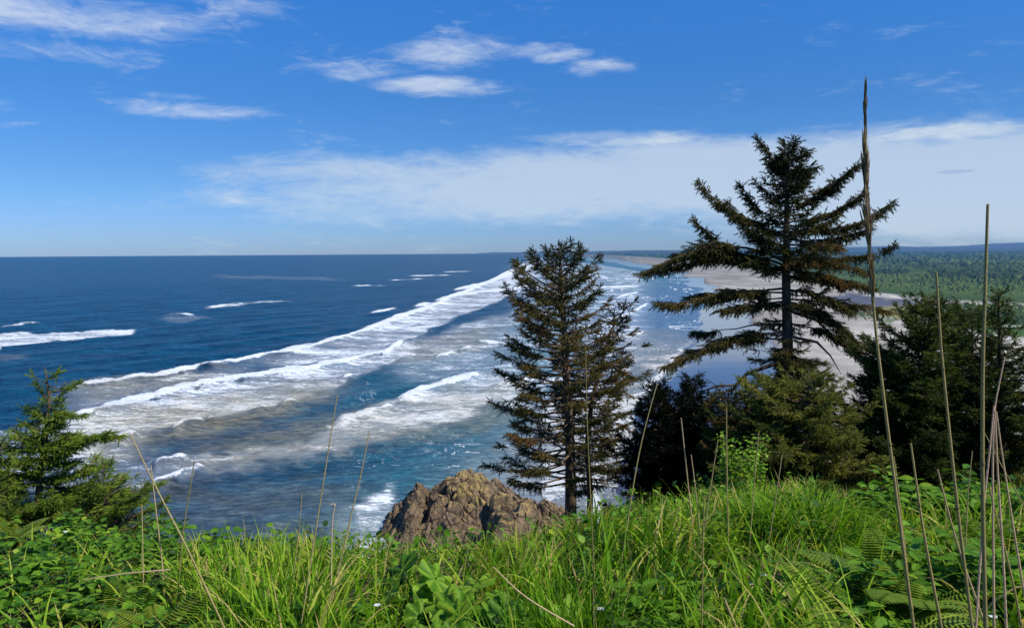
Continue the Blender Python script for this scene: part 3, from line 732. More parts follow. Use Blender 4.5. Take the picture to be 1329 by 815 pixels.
# slender companion leaning right
c = Conifer(.18)
YS = 20.8
tr = [at(765, 690, YS), at(766, 640, YS), at(762, 575, YS), at(768, 520, YS), at(780, 476, YS), at(792, 431, YS), at(806, 408, YS), at(820, 392, YS)]
base = tr[0].copy(); base.z -= 1.2
c.wood.tube([base]+tr, [.10, .09, .08, .07, .06, .05, .035, .02, .006], 7, bump=.15)
for k in range(80):
    v = 396+(620-396)*((k+random.random())/80)**.9
    p0 = along(tr, v); az = k*2.39996+random.uniform(-.4, .4); cx = math.cos(az)
    ext = np.interp(v, [392, 430, 470, 500, 560, 620], [6, 40, 60, 66, 55, 48]) if cx > 0 else np.interp(v, [392, 430, 470, 560, 620], [5, 25, 40, 40, 30])
    rr = ext/FP*YS*random.uniform(.6, 1.1)
    c.bough(c.arc(p0, az, np.interp(v, [392, 450, 600], [.7, .2, -.1]), rr, .03, .14), .022*min(1, rr), random.gauss(.52, .15), bare=.35, dens=1.0, spread=.25, hang=.3)
c.build('spruce_tree', base, 'slender spruce leaning right, its thin trunk just behind the middle spruce')

def bush_conifer(name, label, ub, vb, vt, ut, Y, ext_l, ext_r, nb, mat, tw=.18, tint=(.3, .1), el=(.7, .25, -.05), dens=1.1, group=None, tr_r=.12, bare=.15, topdens=None, spread=.3, templ=NT):
    c = Conifer(tw, templ, mat)
    n = 7
    tr = [at(ub+(ut-ub)*i/n, vb+(vt-vb)*i/n, Y) for i in range(n+1)]
    base = tr[0].copy(); base.z -= .8
    c.wood.tube([base]+tr, [tr_r*(1-.92*i/(n+1)) for i in range(n+2)], 7, bump=.15)
    for k in range(nb):
        q = ((k+random.random())/nb)**.85
        v = vt+3+(vb-vt)*.96*q
        p0 = tr[-1].lerp(tr[0], (v-vt)/(vb-vt)); az = k*2.39996+random.uniform(-.5, .5); cx = math.cos(az)
        e = np.interp(q, [p[0] for p in (ext_l if cx < 0 else ext_r)], [p[1] for p in (ext_l if cx < 0 else ext_r)])
        rr = e/FP*Y*random.uniform(.45, 1.2)
        c.bough(c.arc(p0, az, np.interp(q, [0, .3, 1], el), max(rr, tw), .05, .16), .03*min(1, rr), np.clip(random.gauss(*tint)+(.25*(1-q) if tint[0] > .2 else 0), 0, 1), bare=bare, dens=dens, spread=spread, hang=.4)  # tint lightens upper boughs: sunlit tops painted into the needle colour
    return c.build(name, base, label, group=group)
E = lambda *a: list(a)
# dark mass left of tall spruce
bush_conifer('spruce_tree', 'shade-painted black young spruce, left one of the dark pair beside the middle spruce', 862, 700, 500, 853, 17.5, E((0, 6), (.2, 36), (.5, 56), (1, 66)), E((0, 6), (.3, 50), (.7, 60), (1, 60)), 170, 'needle_dark', dens=1.3)
bush_conifer('spruce_tree', 'shade-painted black young spruce, the right one of the dark pair, nearer the tallest spruce', 905, 700, 492, 898, 18, E((0, 6), (.3, 50), (.7, 70), (1, 75)), E((0, 6), (.2, 30), (.6, 50), (1, 60)), 180, 'needle_dark', dens=1.3)
# olive young spruce under the tall tree
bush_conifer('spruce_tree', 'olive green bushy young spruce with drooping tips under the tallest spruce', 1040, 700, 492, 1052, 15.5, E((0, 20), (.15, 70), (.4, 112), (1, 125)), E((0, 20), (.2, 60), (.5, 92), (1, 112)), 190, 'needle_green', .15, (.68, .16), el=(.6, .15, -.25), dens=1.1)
bush_conifer('spruce_tree', 'small grey green spruce behind the bright leafy shrub', 955, 700, 505, 945, 16.5, E((0, 10), (.3, 40), (1, 50)), E((0, 10), (.3, 50), (1, 60)), 130, 'needle', .15, (.5, .12))
# dark group on the right
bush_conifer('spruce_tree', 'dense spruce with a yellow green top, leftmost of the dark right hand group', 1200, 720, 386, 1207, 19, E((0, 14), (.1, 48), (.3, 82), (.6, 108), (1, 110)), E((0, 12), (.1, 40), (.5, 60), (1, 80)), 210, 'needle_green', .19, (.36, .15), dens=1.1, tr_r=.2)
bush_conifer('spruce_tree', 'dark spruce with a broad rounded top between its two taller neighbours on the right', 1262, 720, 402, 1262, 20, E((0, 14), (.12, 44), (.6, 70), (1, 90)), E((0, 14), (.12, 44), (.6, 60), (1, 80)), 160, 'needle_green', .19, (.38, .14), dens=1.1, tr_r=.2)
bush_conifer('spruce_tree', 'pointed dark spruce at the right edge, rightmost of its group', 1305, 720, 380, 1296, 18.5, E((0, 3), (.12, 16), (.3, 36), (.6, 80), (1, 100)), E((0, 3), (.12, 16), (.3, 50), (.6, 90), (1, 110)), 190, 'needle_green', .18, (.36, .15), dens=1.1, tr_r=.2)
bush_conifer('spruce_tree', 'shade-painted black low spruce filling the gap before the right hand trees', 1150, 720, 452, 1142, 20.5, E((0, 14), (.2, 40), (1, 80)), E((0, 14), (.3, 50), (1, 70)), 160, 'needle_dark', .19, (.3, .1), dens=1.3)
# left young spruce close by
YL = 8.5
c = Conifer(.095, NTF, 'needle_bright', .15)
tr = [at(40, 760, YL), at(46, 690, YL), at(52, 620, YL), at(60, 560, YL), at(64, 515, YL), at(58, 476, YL)]
base = tr[0].copy(); base.z -= .3
c.wood.tube([base]+tr, [.06, .055, .045, .035, .025, .016, .006], 7, bump=.2)
for tv_, u, v, dy, ti in [(492, 74, 484, 0, .5), (498, 44, 488, 0, .5), (500, 84, 505, 0, .5), (510, 100, 497, .1, .4), (520, 50, 500, -.1, .4), (530, 108, 540, 0, .5), (540, 38, 530, .1, .4), (548, 30, 548, 0, .4), (560, 156, 566, 0, .6), (575, 140, 562, -.15, .5), (580, 110, 575, .1, .5), (570, 20, 560, 0, .45), (585, 0, 575, 0, .5), (600, -20, 590, .1, .5), (600, 100, 600, -.1, .45), (620, 135, 604, 0, .5), (640, 200, 632, 0, .55), (650, 180, 650, -.15, .5), (635, 160, 622, .15, .4), (615, -10, 615, .2, .4), (640, -30, 630, -.2, .5), (660, 150, 668, 0, .45), (665, 100, 660, -.3, .5), (670, 20, 665, -.3, .5), (655, 60, 640, -.4, .45), (620, 30, 600, -.3, .5)]:
    c.bough(c.to(along(tr, tv_), at(u, v, YL+dy), .04, .05), .010, ti+.15, bare=.10, dens=1.6, spread=.34, hang=.35)
for k in range(70):
    v = random.uniform(510, 700)**1.0; az = random.uniform(-math.pi, math.pi); p0 = along(tr, v)
    rr = np.interp(v, [495, 560, 620, 700], [.08, .22, .6, 1.0])*random.uniform(.5, 1)
    c.bough(c.arc(p0, az, np.interp(v, [495, 600, 700], [.6, .2, 0]), rr, .05, .15), .008, random.uniform(.45, .9), bare=.12, dens=1.3, spread=.32)
c.build('young_spruce', base, 'small bright green spruce at the left edge with ragged twiggy top')

bush_conifer('young_spruce', 'small green spruce with a short pointed top just right of the left edge spruce', 142, 760, 603, 134, 8.1, [(0, 3), (.15, 18), (.4, 50), (1, 80)], [(0, 3), (.15, 20), (.35, 62), (.6, 66), (1, 60)], 85, 'needle_bright', .085, (.4, .16), el=(.6, .2, 0), dens=1.0, tr_r=.03, templ=NTF)
bush_conifer('young_spruce', 'low green spruce cut by the left edge, beside the taller left edge spruce', -10, 770, 566, 2, 8.0, [(0, 4), (.2, 30), (1, 70)], [(0, 4), (.2, 26), (.5, 50), (1, 70)], 80, 'needle_bright', .085, (.42, .16), el=(.6, .2, 0), dens=1.0, tr_r=.03, templ=NTF)

# ------------------------------------------------------------------ blades and leaves
def blades(mb, O, az, L, Wd, lean, curl, tint, seg=7, twist=None):
    """vectorised arching grass blades"""
    K = len(O); t = np.linspace(0, 1, seg+1)
    ang = lean[:, None]+curl[:, None]*t[None]**1.6           # from vertical
    st_ = L[:, None]/seg
    dx = np.sin(ang)*st_; dz = np.cos(ang)*st_
    hx = np.concatenate([np.zeros((K, 1)), np.cumsum(dx[:, :-1], 1)], 1); hz_ = np.concatenate([np.zeros((K, 1)), np.cumsum(dz[:, :-1], 1)], 1)
    dirv = np.stack([np.cos(az), np.sin(az)], -1)
    tw_ = rng.uniform(-1.2, 1.2, K) if twist is None else twist
    sa_ = az+math.pi/2+tw_
    side = np.stack([np.cos(sa_), np.sin(sa_)], -1)
    wprof = np.minimum(1, .55+1.6*t)*(1-t**2.2); wprof[-1] = .02
    C = np.stack([O[:, None, 0]+hx*dirv[:, None, 0], O[:, None, 1]+hx*dirv[:, None, 1], O[:, None, 2]+hz_], -1)
    off = np.zeros_like(C); off[..., :2] = side[:, None]*(Wd[:, None]*wprof[None]*.5)[..., None]
    fold = np.zeros_like(C); fold[..., 2] = -(Wd[:, None]*wprof[None]*.22)
    V = np.stack([C-off, C+fold, C+off], 2)       # K, seg+1, 3, 3
    n0 = (seg+1)*3
    i = np.arange(seg)[:, None]*3; j = A([0, 1])[None]
    f = np.stack([i+j, i+j+1, i+j+4, i+j+3], -1).reshape(-1, 4)
    Fq = (f[None]+np.arange(K)[:, None, None]*n0).reshape(-1, 4)
    T = (tint[:, None, None]+.12*(t-.4)[None, :, None]+np.zeros((1, 1, 3))).reshape(-1)
    mb.add(V.reshape(-1, 3), Fq, np.clip(T, 0, 1))

def leaf_template(n=6, w=.42, serr=.06, fold=.12, lobes=0):
    """leaf along +X length 1"""
    V = [(0, 0, 0)]; 
    ts = np.linspace(0, 1, n+1)[1:]
    for k, t in enumerate(ts):
        V.append((t, 0, -.10*t*t))
    up, dn = [], []
    for k in range(2*n-1):
        t = (k+.7)/(2*n-.3); ww_ = w*math.sin(math.pi*min(1, t**.75))**.8
        if k % 2: ww_ *= 1-serr*4
        up.append((t+.04, ww_, fold*ww_*1.6-.10*t*t)); dn.append((t+.04, -ww_, fold*ww_*1.6-.10*t*t))
    F_ = []
    u0 = len(V); V += up; d0 = len(V); V += dn
    m = 2*n-1
    def mid(k): return min(n, (k+1)//2)
    for k in range(m-1):
        F_.append((mid(k), mid(k+1) if mid(k+1) != mid(k) else mid(k), u0+k+1, u0+k)); F_.append((mid(k), d0+k, d0+k+1, mid(k+1) if mid(k+1) != mid(k) else mid(k)))
    T3 = []
    for f in F_:
        g = []
        for q in f:
            if q not in g: g.append(q)
        for a_ in range(1, len(g)-1): T3.append((g[0], g[a_], g[a_+1]))
    T3 += [(0, 1, u0), (0, d0, 1), (n, u0+m-1, u0+m-2), (n, d0+m-2, d0+m-1)]
    return A(V), A(T3)
LEAF = leaf_template()
LEAFN = leaf_template(5, .22, .04)
LEAFP = leaf_template(7, .33, .09, .16)
def round_leaf(rings=5, seg=56, seed=0):
    """big round lobed and toothed leaf, stalk joins near the notch; lies in XY, radius 1"""
    r = random.Random(seed); V = [(0, 0, -.10)]; F_ = []
    for k in range(1, rings+1):
        for s_ in range(seg+1):
            a = -math.pi+2*math.pi*s_/seg; rad = k/rings
            lob = 1+.08*math.cos(a*7)+(.03 if s_ % 2 else -.02)*(k == rings)
            notch = 1-.62*math.exp(-((abs(a)-math.pi)/.22)**2)
            q = rad*lob*notch
            V.append((q*math.cos(a)*1.0, q*math.sin(a), -.10+.30*rad**1.3*(.5+.5*math.cos(a*7))*.8-.12*(rad**3)*(1+math.cos(a))*.9))
    for s_ in range(seg): F_.append((0, 1+s_, 2+s_))
    for k in range(rings-1):
        b0 = 1+k*(seg+1); b1 = b0+seg+1
        for s_ in range(seg): F_ += [(b0+s_, b1+s_, b1+s_+1), (b0+s_, b1+s_+1, b0+s_+1)]
    return A(V), A(F_)
RL = [round_leaf(seed=k) for k in range(2)]

def cap(x, y, g, hL, over=14):
    """keeps the sward shorter where the brow dips (plants are wind clipped along the edge)"""
    u_ = PW/2+FP*x/y
    top = EYE-(px_line(u_, GLINE)-over*rng.random(len(x))**2-328)/FP*y
    return np.minimum(hL, np.maximum(top-g, .07)*1.12)
# --- grass carpet
def field(K, y0, y1, xr=.80):
    y = y0+(y1-y0)*rng.random(K)**.9; x = rng.uniform(-1, 1, K)*(xr*y+.35); return x, y
mb = MB()
K = 24000
x, y = field(K, 1.7, 6.6)
cl = fbm(x/.45+3, y/.45, 3, 101)
leafy = (x < -1.6*y/3.6) | ((np.abs(x+.15*y) < .10*y))
keep = (cl > .30) & (rng.random(K) < np.where(leafy, .33, 1.0)); x, y, cl = x[keep], y[keep], cl[keep]; K = len(x)
hL = (.20+.34*rng.random(K)**1.5)*(.65+.8*sstep(.3, .7, cl))
hL *= np.where(x < -.45*y, .72, 1.0)
spots = [(205, 805, 3.6, .26), (1135, 790, 3.2, .3), (1180, 770, 3.5, .3), (1300, 735, 4.0, .25), (10, 700, 5.2, .3), (560, 770, 3.9, .2), (625, 765, 3.7, .24), (690, 790, 3.3, .16), (610, 815, 3.1, .2), (1235, 760, 3.6, .15), (60, 790, 3.9, .25), (140, 790, 4.0, .2)]
for su, sv_, sy, sr in spots:
    q = at(su, sv_, sy); m_ = (np.hypot(x-q.x, (y-q.y+.12)*.8) > sr) | (rng.random(len(x)) < .22)
    x, y, cl, hL = x[m_], y[m_], cl[m_], hL[m_]
K = len(x)
g_ = gz(x, y); hL = cap(x, y, g_, hL, 18)
O = np.stack([x, y, g_-.02], -1)
ti = np.clip(rng.normal(.47, .23, K)+(cl-.5)*.8, 0, .88); dry = rng.random(K) < .075; ti[dry] = rng.uniform(.9, 1, dry.sum())
caz = 6.28*fbm(x/.6+40, y/.6, 2, 141)*2
blades(mb, O, caz+rng.normal(0, 1.0, K), hL, rng.uniform(.007, .012, K)+.014*rng.random(K)**2.5, rng.uniform(.02, .5, K), rng.uniform(.2, 2.6, K), ti)
# litter of thin dry blades low in the sward
K = 6500; x, y = field(K, 2.0, 6.2); O = np.stack([x, y, gz(x, y)+.02], -1)
blades(mb, O, rng.uniform(-math.pi, math.pi, K), rng.uniform(.12, .35, K), rng.uniform(.002, .005, K), rng.uniform(.5, 1.4, K), rng.uniform(0, .9, K), rng.uniform(.85, 1, K), 4)
o = mb.build('grass', M['grass'], None)
tag(o, 'lush green grass sward covering the brow of the headland', 'grass', kind='stuff')
# --- low leafy ground cover
mb = MB(); K = 15000
x, y = field(K, 2.0, 6.6)
cl = fbm(x/.35+13, y/.35, 3, 131); keep = cl > .42; x, y = x[keep], y[keep]; K = len(x)
O = np.stack([x, y, gz(x, y)+rng.uniform(.02, .24, K)*np.where(rng.random(K) < .5, 1, .7)], -1)
D = np.stack([rng.normal(0, 1, K), rng.normal(0, 1, K), rng.normal(.15, .4, K)], -1); D /= np.linalg.norm(D, axis=1)[:, None]
D *= rng.uniform(.022, .062, K)[:, None]
Xv, Yv, Zv, L = frames(D, rng.normal(0, .5, K))
mb.stamp(*LEAF, O, Xv*L, Yv*L, Zv*L, np.clip(rng.normal(.45, .22, K), 0, 1))
o = mb.build('ground_cover', M['leaf'], None)
tag(o, 'low small leaved ground cover growing through the grass', 'ground cover', kind='stuff')

# --- notable tussocks
def tussock(u, v, Y, label, K=150, L=(.45, .8), W=(.007, .013), curl=(.8, 2.4), lean=(.05, .5), tint=(.45, .15), rad=.12, azb=None):
    p = at(u, v, Y); g = float(gz(p.x, p.y)); base = Vector((p.x, p.y, g))
    mb = MB(); a = rng.uniform(-math.pi, math.pi, K); r = rad*np.sqrt(rng.random(K))
    O = np.stack([p.x+np.cos(a)*r, p.y+np.sin(a)*r, np.full(K, g-.02)], -1)
    az = a+rng.normal(0, .5, K)
    if azb is not None: az = np.where(rng.random(K) < .7, azb+rng.normal(0, .5, K), az)
    HL = rng.uniform(*L, K)*.66
    if Y > 4: HL = cap(O[:, 0], O[:, 1], O[:, 2], HL, 30)*rng.uniform(.75, 1.1, K)
    blades(mb, O, az, HL, rng.uniform(*W, K), rng.uniform(*lean, K), rng.uniform(*curl, K), np.clip(rng.normal(*tint, K), 0, 1), 9, twist=rng.normal(0, .5, K))
    o = mb.build('grass_tussock', M['grass'], None); tag(o, label, 'grass tussock', 'tussocks of long grass standing out of the sward')
    return o
tussock(1045, 700, 4.6, 'large arching grass tussock whose blades droop right, below the olive young spruce', 300, (.55, .95), (.007, .013), (1.2, 2.5), rad=.22)
tussock(985, 710, 4.8, 'arching grass tussock just below the bright leafy shrub', 150, (.45, .8), rad=.15)
tussock(1100, 720, 4.2, 'grass tussock with blades bent over right, beside the two broken stalks', 140, (.5, .8), rad=.15, azb=0.0)
tussock(720, 760, 3.3, 'upright tall dark green tussock in the bottom middle of the sward', 130, (.55, .85), (.008, .014), (.1, .9), (.0, .22), (.35, .1), .16)
tussock(760, 780, 3.1, 'upright narrow bladed tussock just right of the tall dark one', 80, (.45, .7), (.006, .011), (.2, 1.2), (.0, .3), (.45, .1), .12)
tussock(668, 790, 2.9, 'few broad blades rising past the sea rock above the big round leaves', 26, (.7, .95), (.009, .014), (.1, .7), (.05, .3), (.45, .1), .06)
tussock(430, 760, 3.3, 'tussock with broad folded blades below the thin stalks on the water', 50, (.5, .75), (.010, .018), (.4, 2.6), (.0, .25), (.38, .1), .09)
tussock(300, 780, 3.2, 'tall loose tussock standing against the open water', 70, (.5, .8), (.006, .011), (.2, 1.1), (.0, .35), (.3, .1), .14)
tussock(360, 780, 3.5, 'dark green tussock between the loose tussock and the folded blades', 80, (.45, .75), (.006, .011), (.2, 1.3), (.0, .35), (.3, .1), .15)
tussock(860, 730, 4.3, 'arching tussock below the dark pair of spruces', 120, (.4, .7), rad=.16)
tussock(540, 760, 3.8, 'low tussock left of the big round leaves', 80, (.4, .6), rad=.14)

# --- long stemmed broadleaf plants
def leafy_plant(name, u, v, Y, label, group, stems=8, hgt=(.25, .45), ls=(.06, .11), tint=(.5, .15), templ=LEAFP, rad=.16, nper=5, mat='leaf', zoff=0.0, rise=.35):
    p = at(u, v, Y); g = float(gz(p.x, p.y)) if zoff == 0 else zoff
    root = empty(name, (p.x, p.y, g), label, 'plant', group)
    sm, lm = MB(), MB(); O, D, T = [], [], []
    for k in range(stems):
        a = random.uniform(-math.pi, math.pi); r = rad*math.sqrt(random.random())*.4; H_ = random.uniform(*hgt)
        b0 = Vector((p.x+math.cos(a)*r, p.y+math.sin(a)*r, g-.02)); tp = b0+Vector((math.cos(a)*rad*random.uniform(.3, 1.2), math.sin(a)*rad*random.uniform(.3, 1.2), H_))
        md = b0.lerp(tp, .5)+Vector((0, 0, .06))
        sm.tube([b0, md, tp], [.004, .003, .002], 4, .4)
        for q in range(nper):
            f = 1-q/(nper)*.75; pp = b0.lerp(md, f*2) if f < .5 else md.lerp(tp, f*2-1)
            tt = random.gauss(*tint)
            a0 = random.uniform(0, 6.28)
            for s_ in range(3):
                aa = a0+s_*2.1+random.uniform(-.3, .3); l = random.uniform(*ls)*(1 if s_ else 1.15)
                dv = Vector((math.cos(aa), math.sin(aa), random.uniform(-.25, rise))).normalized()
                sm.tube([pp, pp+dv*l*.4], [.0015, .001], 3, .4)
                O.append(tuple(pp+dv*l*.35)); D.append(tuple(dv*l)); T.append(tt+random.uniform(-.1, .1))
    Xv, Yv, Zv, L = frames(A(D), rng.normal(0, .25, len(D)))
    lm.stamp(*templ, O, Xv*L, Yv*L, Zv*L, np.clip(A(T), 0, 1))
    sm.build('stem', M['leaf'], root); lm.build('foliage', M[mat], root, smooth=False)
    return root
GP = 'leafy plants among the grass'
left_spots = [(15, 745, 4.6, 'leafy plant at the left edge under the young spruce'), (70, 720, 5.2, 'leafy plant directly below the trunk of the young spruce'), (130, 735, 4.8, 'leafy plant right of the young spruce trunk, behind the yellow fern'),
              (185, 715, 5.4, 'leafy plant below the longest side branch of the young spruce'), (60, 790, 3.9, 'leafy plant in the bottom left corner beside the fern'), (140, 790, 4.0, 'leafy plant left of the yellow green fern at the bottom'),
              (240, 745, 4.9, 'leafy plant at the foot of the leaning dry stalk'), (255, 800, 3.8, 'leafy plant at the bottom edge right of the yellow green fern'), (0, 800, 4.2, 'leafy plant cut by the bottom left corner of the view')]
for k, (u, v, Y, lb) in enumerate(left_spots): leafy_plant('leafy_plant', u, v, Y, lb, GP, 14, (.14, .27), (.04, .075), (.48, .2), rad=.26)
for u, v, Y, lb in [(1225, 690, 5.0, 'leafy plant on the brow between the tall stalks on the right'), (1290, 690, 4.9, 'leafy plant on the brow beside the three pale straws'), (1160, 690, 5.2, 'leafy plant below the dark gap under the right hand trees'), (1235, 760, 3.6, 'leafy plant in the lower right between two thick stalks'), (1310, 770, 3.5, 'leafy plant at the lower right edge'), (1130, 790, 3.3, 'leafy plant at the bottom left of the right hand fern')]:
    leafy_plant('leafy_plant', u, v, Y, lb, GP, 11, (.2, .36), (.055, .1), (.55, .15), rad=.22)
leafy_plant('leafy_plant', 420, 800, 3.5, 'leafy plant at the bottom edge below the folded grass blades', GP, 9, (.15, .25), (.06, .1), (.4, .12), rad=.2)
leafy_plant('leafy_plant', 870, 800, 3.2, 'leafy plant at the bottom edge in the middle of the sward', GP, 8, (.15, .28), (.06, .1), (.45, .12), rad=.2)

# --- big round leaved plants
def big_leaf_plant(u, v, Y, label, n_=12, R_=(.055, .115), H_=(.12, .32)):
    p = at(u, v, Y); g = float(gz(p.x, p.y)); root = empty('round_leaf_plant', (p.x, p.y, g), label, 'plant', 'big round leaved plants below the sea rock')
    for k in range(n_):
        a = k*2.4+random.uniform(-.4, .4); r = random.uniform(.03, .22)
        tp = Vector((p.x+math.cos(a)*r, p.y+math.sin(a)*r, g+random.uniform(*H_)))
        sm = MB(); sm.tube([(p.x+math.cos(a)*.02, p.y+math.sin(a)*.02, g-.02), (p.x+math.cos(a)*r*.4, p.y+math.sin(a)*r*.4, g+.15), tuple(tp)], [.006, .005, .004], 5, .5)
        sm.build('stalk', M['leaf'], root)
        lm = MB(); rad = random.uniform(*R_); tv, tf = RL[k % 2]
        nrm = Vector((math.cos(a)*.55+random.uniform(-.45, .45), math.sin(a)*.4-.35+random.uniform(-.35, .35), 1)).normalized()
        xv = Vector((math.cos(a), math.sin(a), 0)); xv = (xv-nrm*xv.dot(nrm)).normalized(); yv = nrm.cross(xv)
        lm.stamp(tv, tf, [tuple(tp)], [tuple(xv*rad)], [tuple(yv*rad)], [tuple(nrm*rad)], [random.uniform(.25, .7)], .22*np.cos(np.arctan2(tv[:, 1], tv[:, 0])*7)*(np.hypot(tv[:, 0], tv[:, 1]) > .2)+.05)
        lm.build('leaf', M['leaf'], root)
for a_ in [(560, 770, 3.9, 'big round leaved plant, left one of the three below the sea rock'), (625, 765, 3.7, 'big round leaved plant, middle one of the three below the sea rock'), (690, 790, 3.3, 'big round leaved plant, right one of the three, beside the tall dark tussock'), (610, 815, 3.1, 'big round leaved plant at the bottom edge in front of the other three')]:
    big_leaf_plant(*a_)

# --- ferns
def fern(u, v, Y, label, n_=8, L_=(.3, .45), tint=.6, up=1.15):
    p = at(u, v, Y); g = float(gz(p.x, p.y)); root = empty('fern', (p.x, p.y, g), label, 'fern', 'ferns in the grass')
    for k in range(n_):
        a = k*2*math.pi/n_+random.uniform(-.3, .3); L_k = random.uniform(*L_); mb = MB()
        P = []; x_ = z_ = 0; m_ = 16; ang = up
        for i in range(m_+1):
            P.append(Vector((p.x+math.cos(a)*x_, p.y+math.sin(a)*x_, g+z_))); x_ += math.cos(ang)*L_k/m_; z_ += math.sin(ang)*L_k/m_; ang -= random.uniform(.05, .10)
        mb.tube(P, [.0025*(1-.8*i/m_) for i in range(m_+1)], 4, .3)
        O, D, T = [], [], []
        for i in range(2, m_*2):
            t = i/(m_*2); q = t*m_; i0 = int(q); pp = P[i0].lerp(P[min(i0+1, m_)], q-i0); dr = (P[min(i0+1, m_)]-P[i0]).normalized() if i0 < m_ else dr
            sd = dr.cross(Vector((0, 0, 1))).normalized()
            l = L_k*.22*math.sin(math.pi*min(1, .12+t*.86))**.8
            for s_ in (-1, 1):
                O.append(tuple(pp)); D.append(tuple((sd*s_+dr*.28+Vector((0, 0, -.08))).normalized()*l)); T.append(tint+random.uniform(-.08, .08))
        Xv, Yv, Zv, L = frames(A(D), np.zeros(len(D)))
        mb.stamp(*LEAFN, O, Xv*L, Yv*L*.75, Zv*L, np.clip(A(T), 0, 1))
        mb.build('frond', M['fern'], root, smooth=False)
for a_ in [(205, 805, 3.6, 'yellow green fern at the bottom left', 7, (.34, .5), .8), (160, 800, 3.9, 'dull green fern left of the yellow green one', 6, (.25, .4), .45), (1135, 790, 3.2, 'fern with upright fronds left of the thick stalks', 10, (.46, .62), .7), (1180, 760, 3.5, 'fern between the two thick stalks on the lower right', 10, (.46, .62), .6), (1300, 735, 4.0, 'fern at the right edge behind the pale straws', 8, (.36, .5), .55), (1322, 690, 4.6, 'small fern high on the brow at the right edge', 6, (.22, .34), .6), (10, 700, 5.2, 'yellow fern at the far left below the young spruce', 7, (.3, .45), .85)]:
    fern(*a_)

# --- bright leafy shrub below the tall spruce
p = at(955, 690, 11.5); g = p.z-.5
root = empty('leafy_shrub', (p.x, p.y, g), 'bright lime green leafy shrub glowing before the dark spruces', 'shrub')
sm, lm = MB(), MB(); O, D, T = [], [], []
for k in range(74):
    u = random.gauss(955, 27); v = random.uniform(560, 675)
    if v < 600: u = random.choice([random.gauss(965, 12), random.gauss(940, 10), random.gauss(985, 8)])
    tp = at(u, v, 11.5+random.uniform(-.5, .5)); b0 = Vector((p.x+random.uniform(-.25, .25), p.y+random.uniform(-.2, .2), g))
    md = b0.lerp(tp, .55)+Vector((random.uniform(-.1, .1), random.uniform(-.1, .1), .1)); P = [b0, b0.lerp(md, .5), md, md.lerp(tp, .5), tp]
    sm.tube(P, [.010, .008, .006, .004, .003], 4)
    for q in range(34):
        f = random.uniform(.55, 1.0); pp = md.lerp(tp, (f-.5)*2)+Vector((random.gauss(0, .05), random.gauss(0, .05), random.gauss(0, .05)))
        O.append(tuple(pp)); D.append((random.gauss(0, 1), random.gauss(0, 1), random.gauss(.2, .5))); T.append(random.gauss(.72, .16))
D = A(D); D = D/np.linalg.norm(D, axis=1)[:, None]*rng.uniform(.04, .075, len(D))[:, None]
Xv, Yv, Zv, L = frames(D, rng.normal(0, .5, len(D)))
lm.stamp(*LEAF, O, Xv*L, Yv*L, Zv*L, np.clip(A(T), 0, 1))
sm.build('stem', M['bark'], root); lm.build('foliage', M['leaf'], root, smooth=False)

# --- flowers
for k, (u, v, Y, lb) in enumerate([(975, 765, 3.6, 'small white flower above the bottom middle of the sward'), (490, 785, 3.4, 'small white flower left of the big round leaves'), (990, 762, 3.7, 'small white flower just right of the upper one'), (1288, 800, 2.9, 'small white flower beside the straws in the bottom right'), (86, 690, 4.9, 'small white flower under the young spruce'), (152, 765, 4.2, 'small white flower by the yellow green fern'), (780, 790, 3.2, 'small white flower by the upright narrow tussock')]):
    p = at(u, v, Y); g = float(gz(p.x, p.y)); root = empty('white_flower', (p.x, p.y, g), lb, 'flower', 'small white flowers in the grass')
    h_ = min(max(p.z-g, .12), .45); sm = MB(); sm.tube([(p.x, p.y, g-.02), (p.x+.01, p.y, g+h_*.5), (p.x, p.y, g+h_)], [.002, .0016, .0012], 4, .5); sm.build('stem', M['leaf'], root)
    lm = MB(); O = [(p.x, p.y, g+h_)]*5; a = np.arange(5)*1.257
    D = np.stack([np.cos(a), np.sin(a)-.3, np.full(5, .35)], -1)*.017
    Xv, Yv, Zv, L = frames(D); lm.stamp(*LEAF, O, Xv*L, Yv*L*1.3, Zv*L, np.full(5, .8)); lm.build('petals', M['petal'], root)

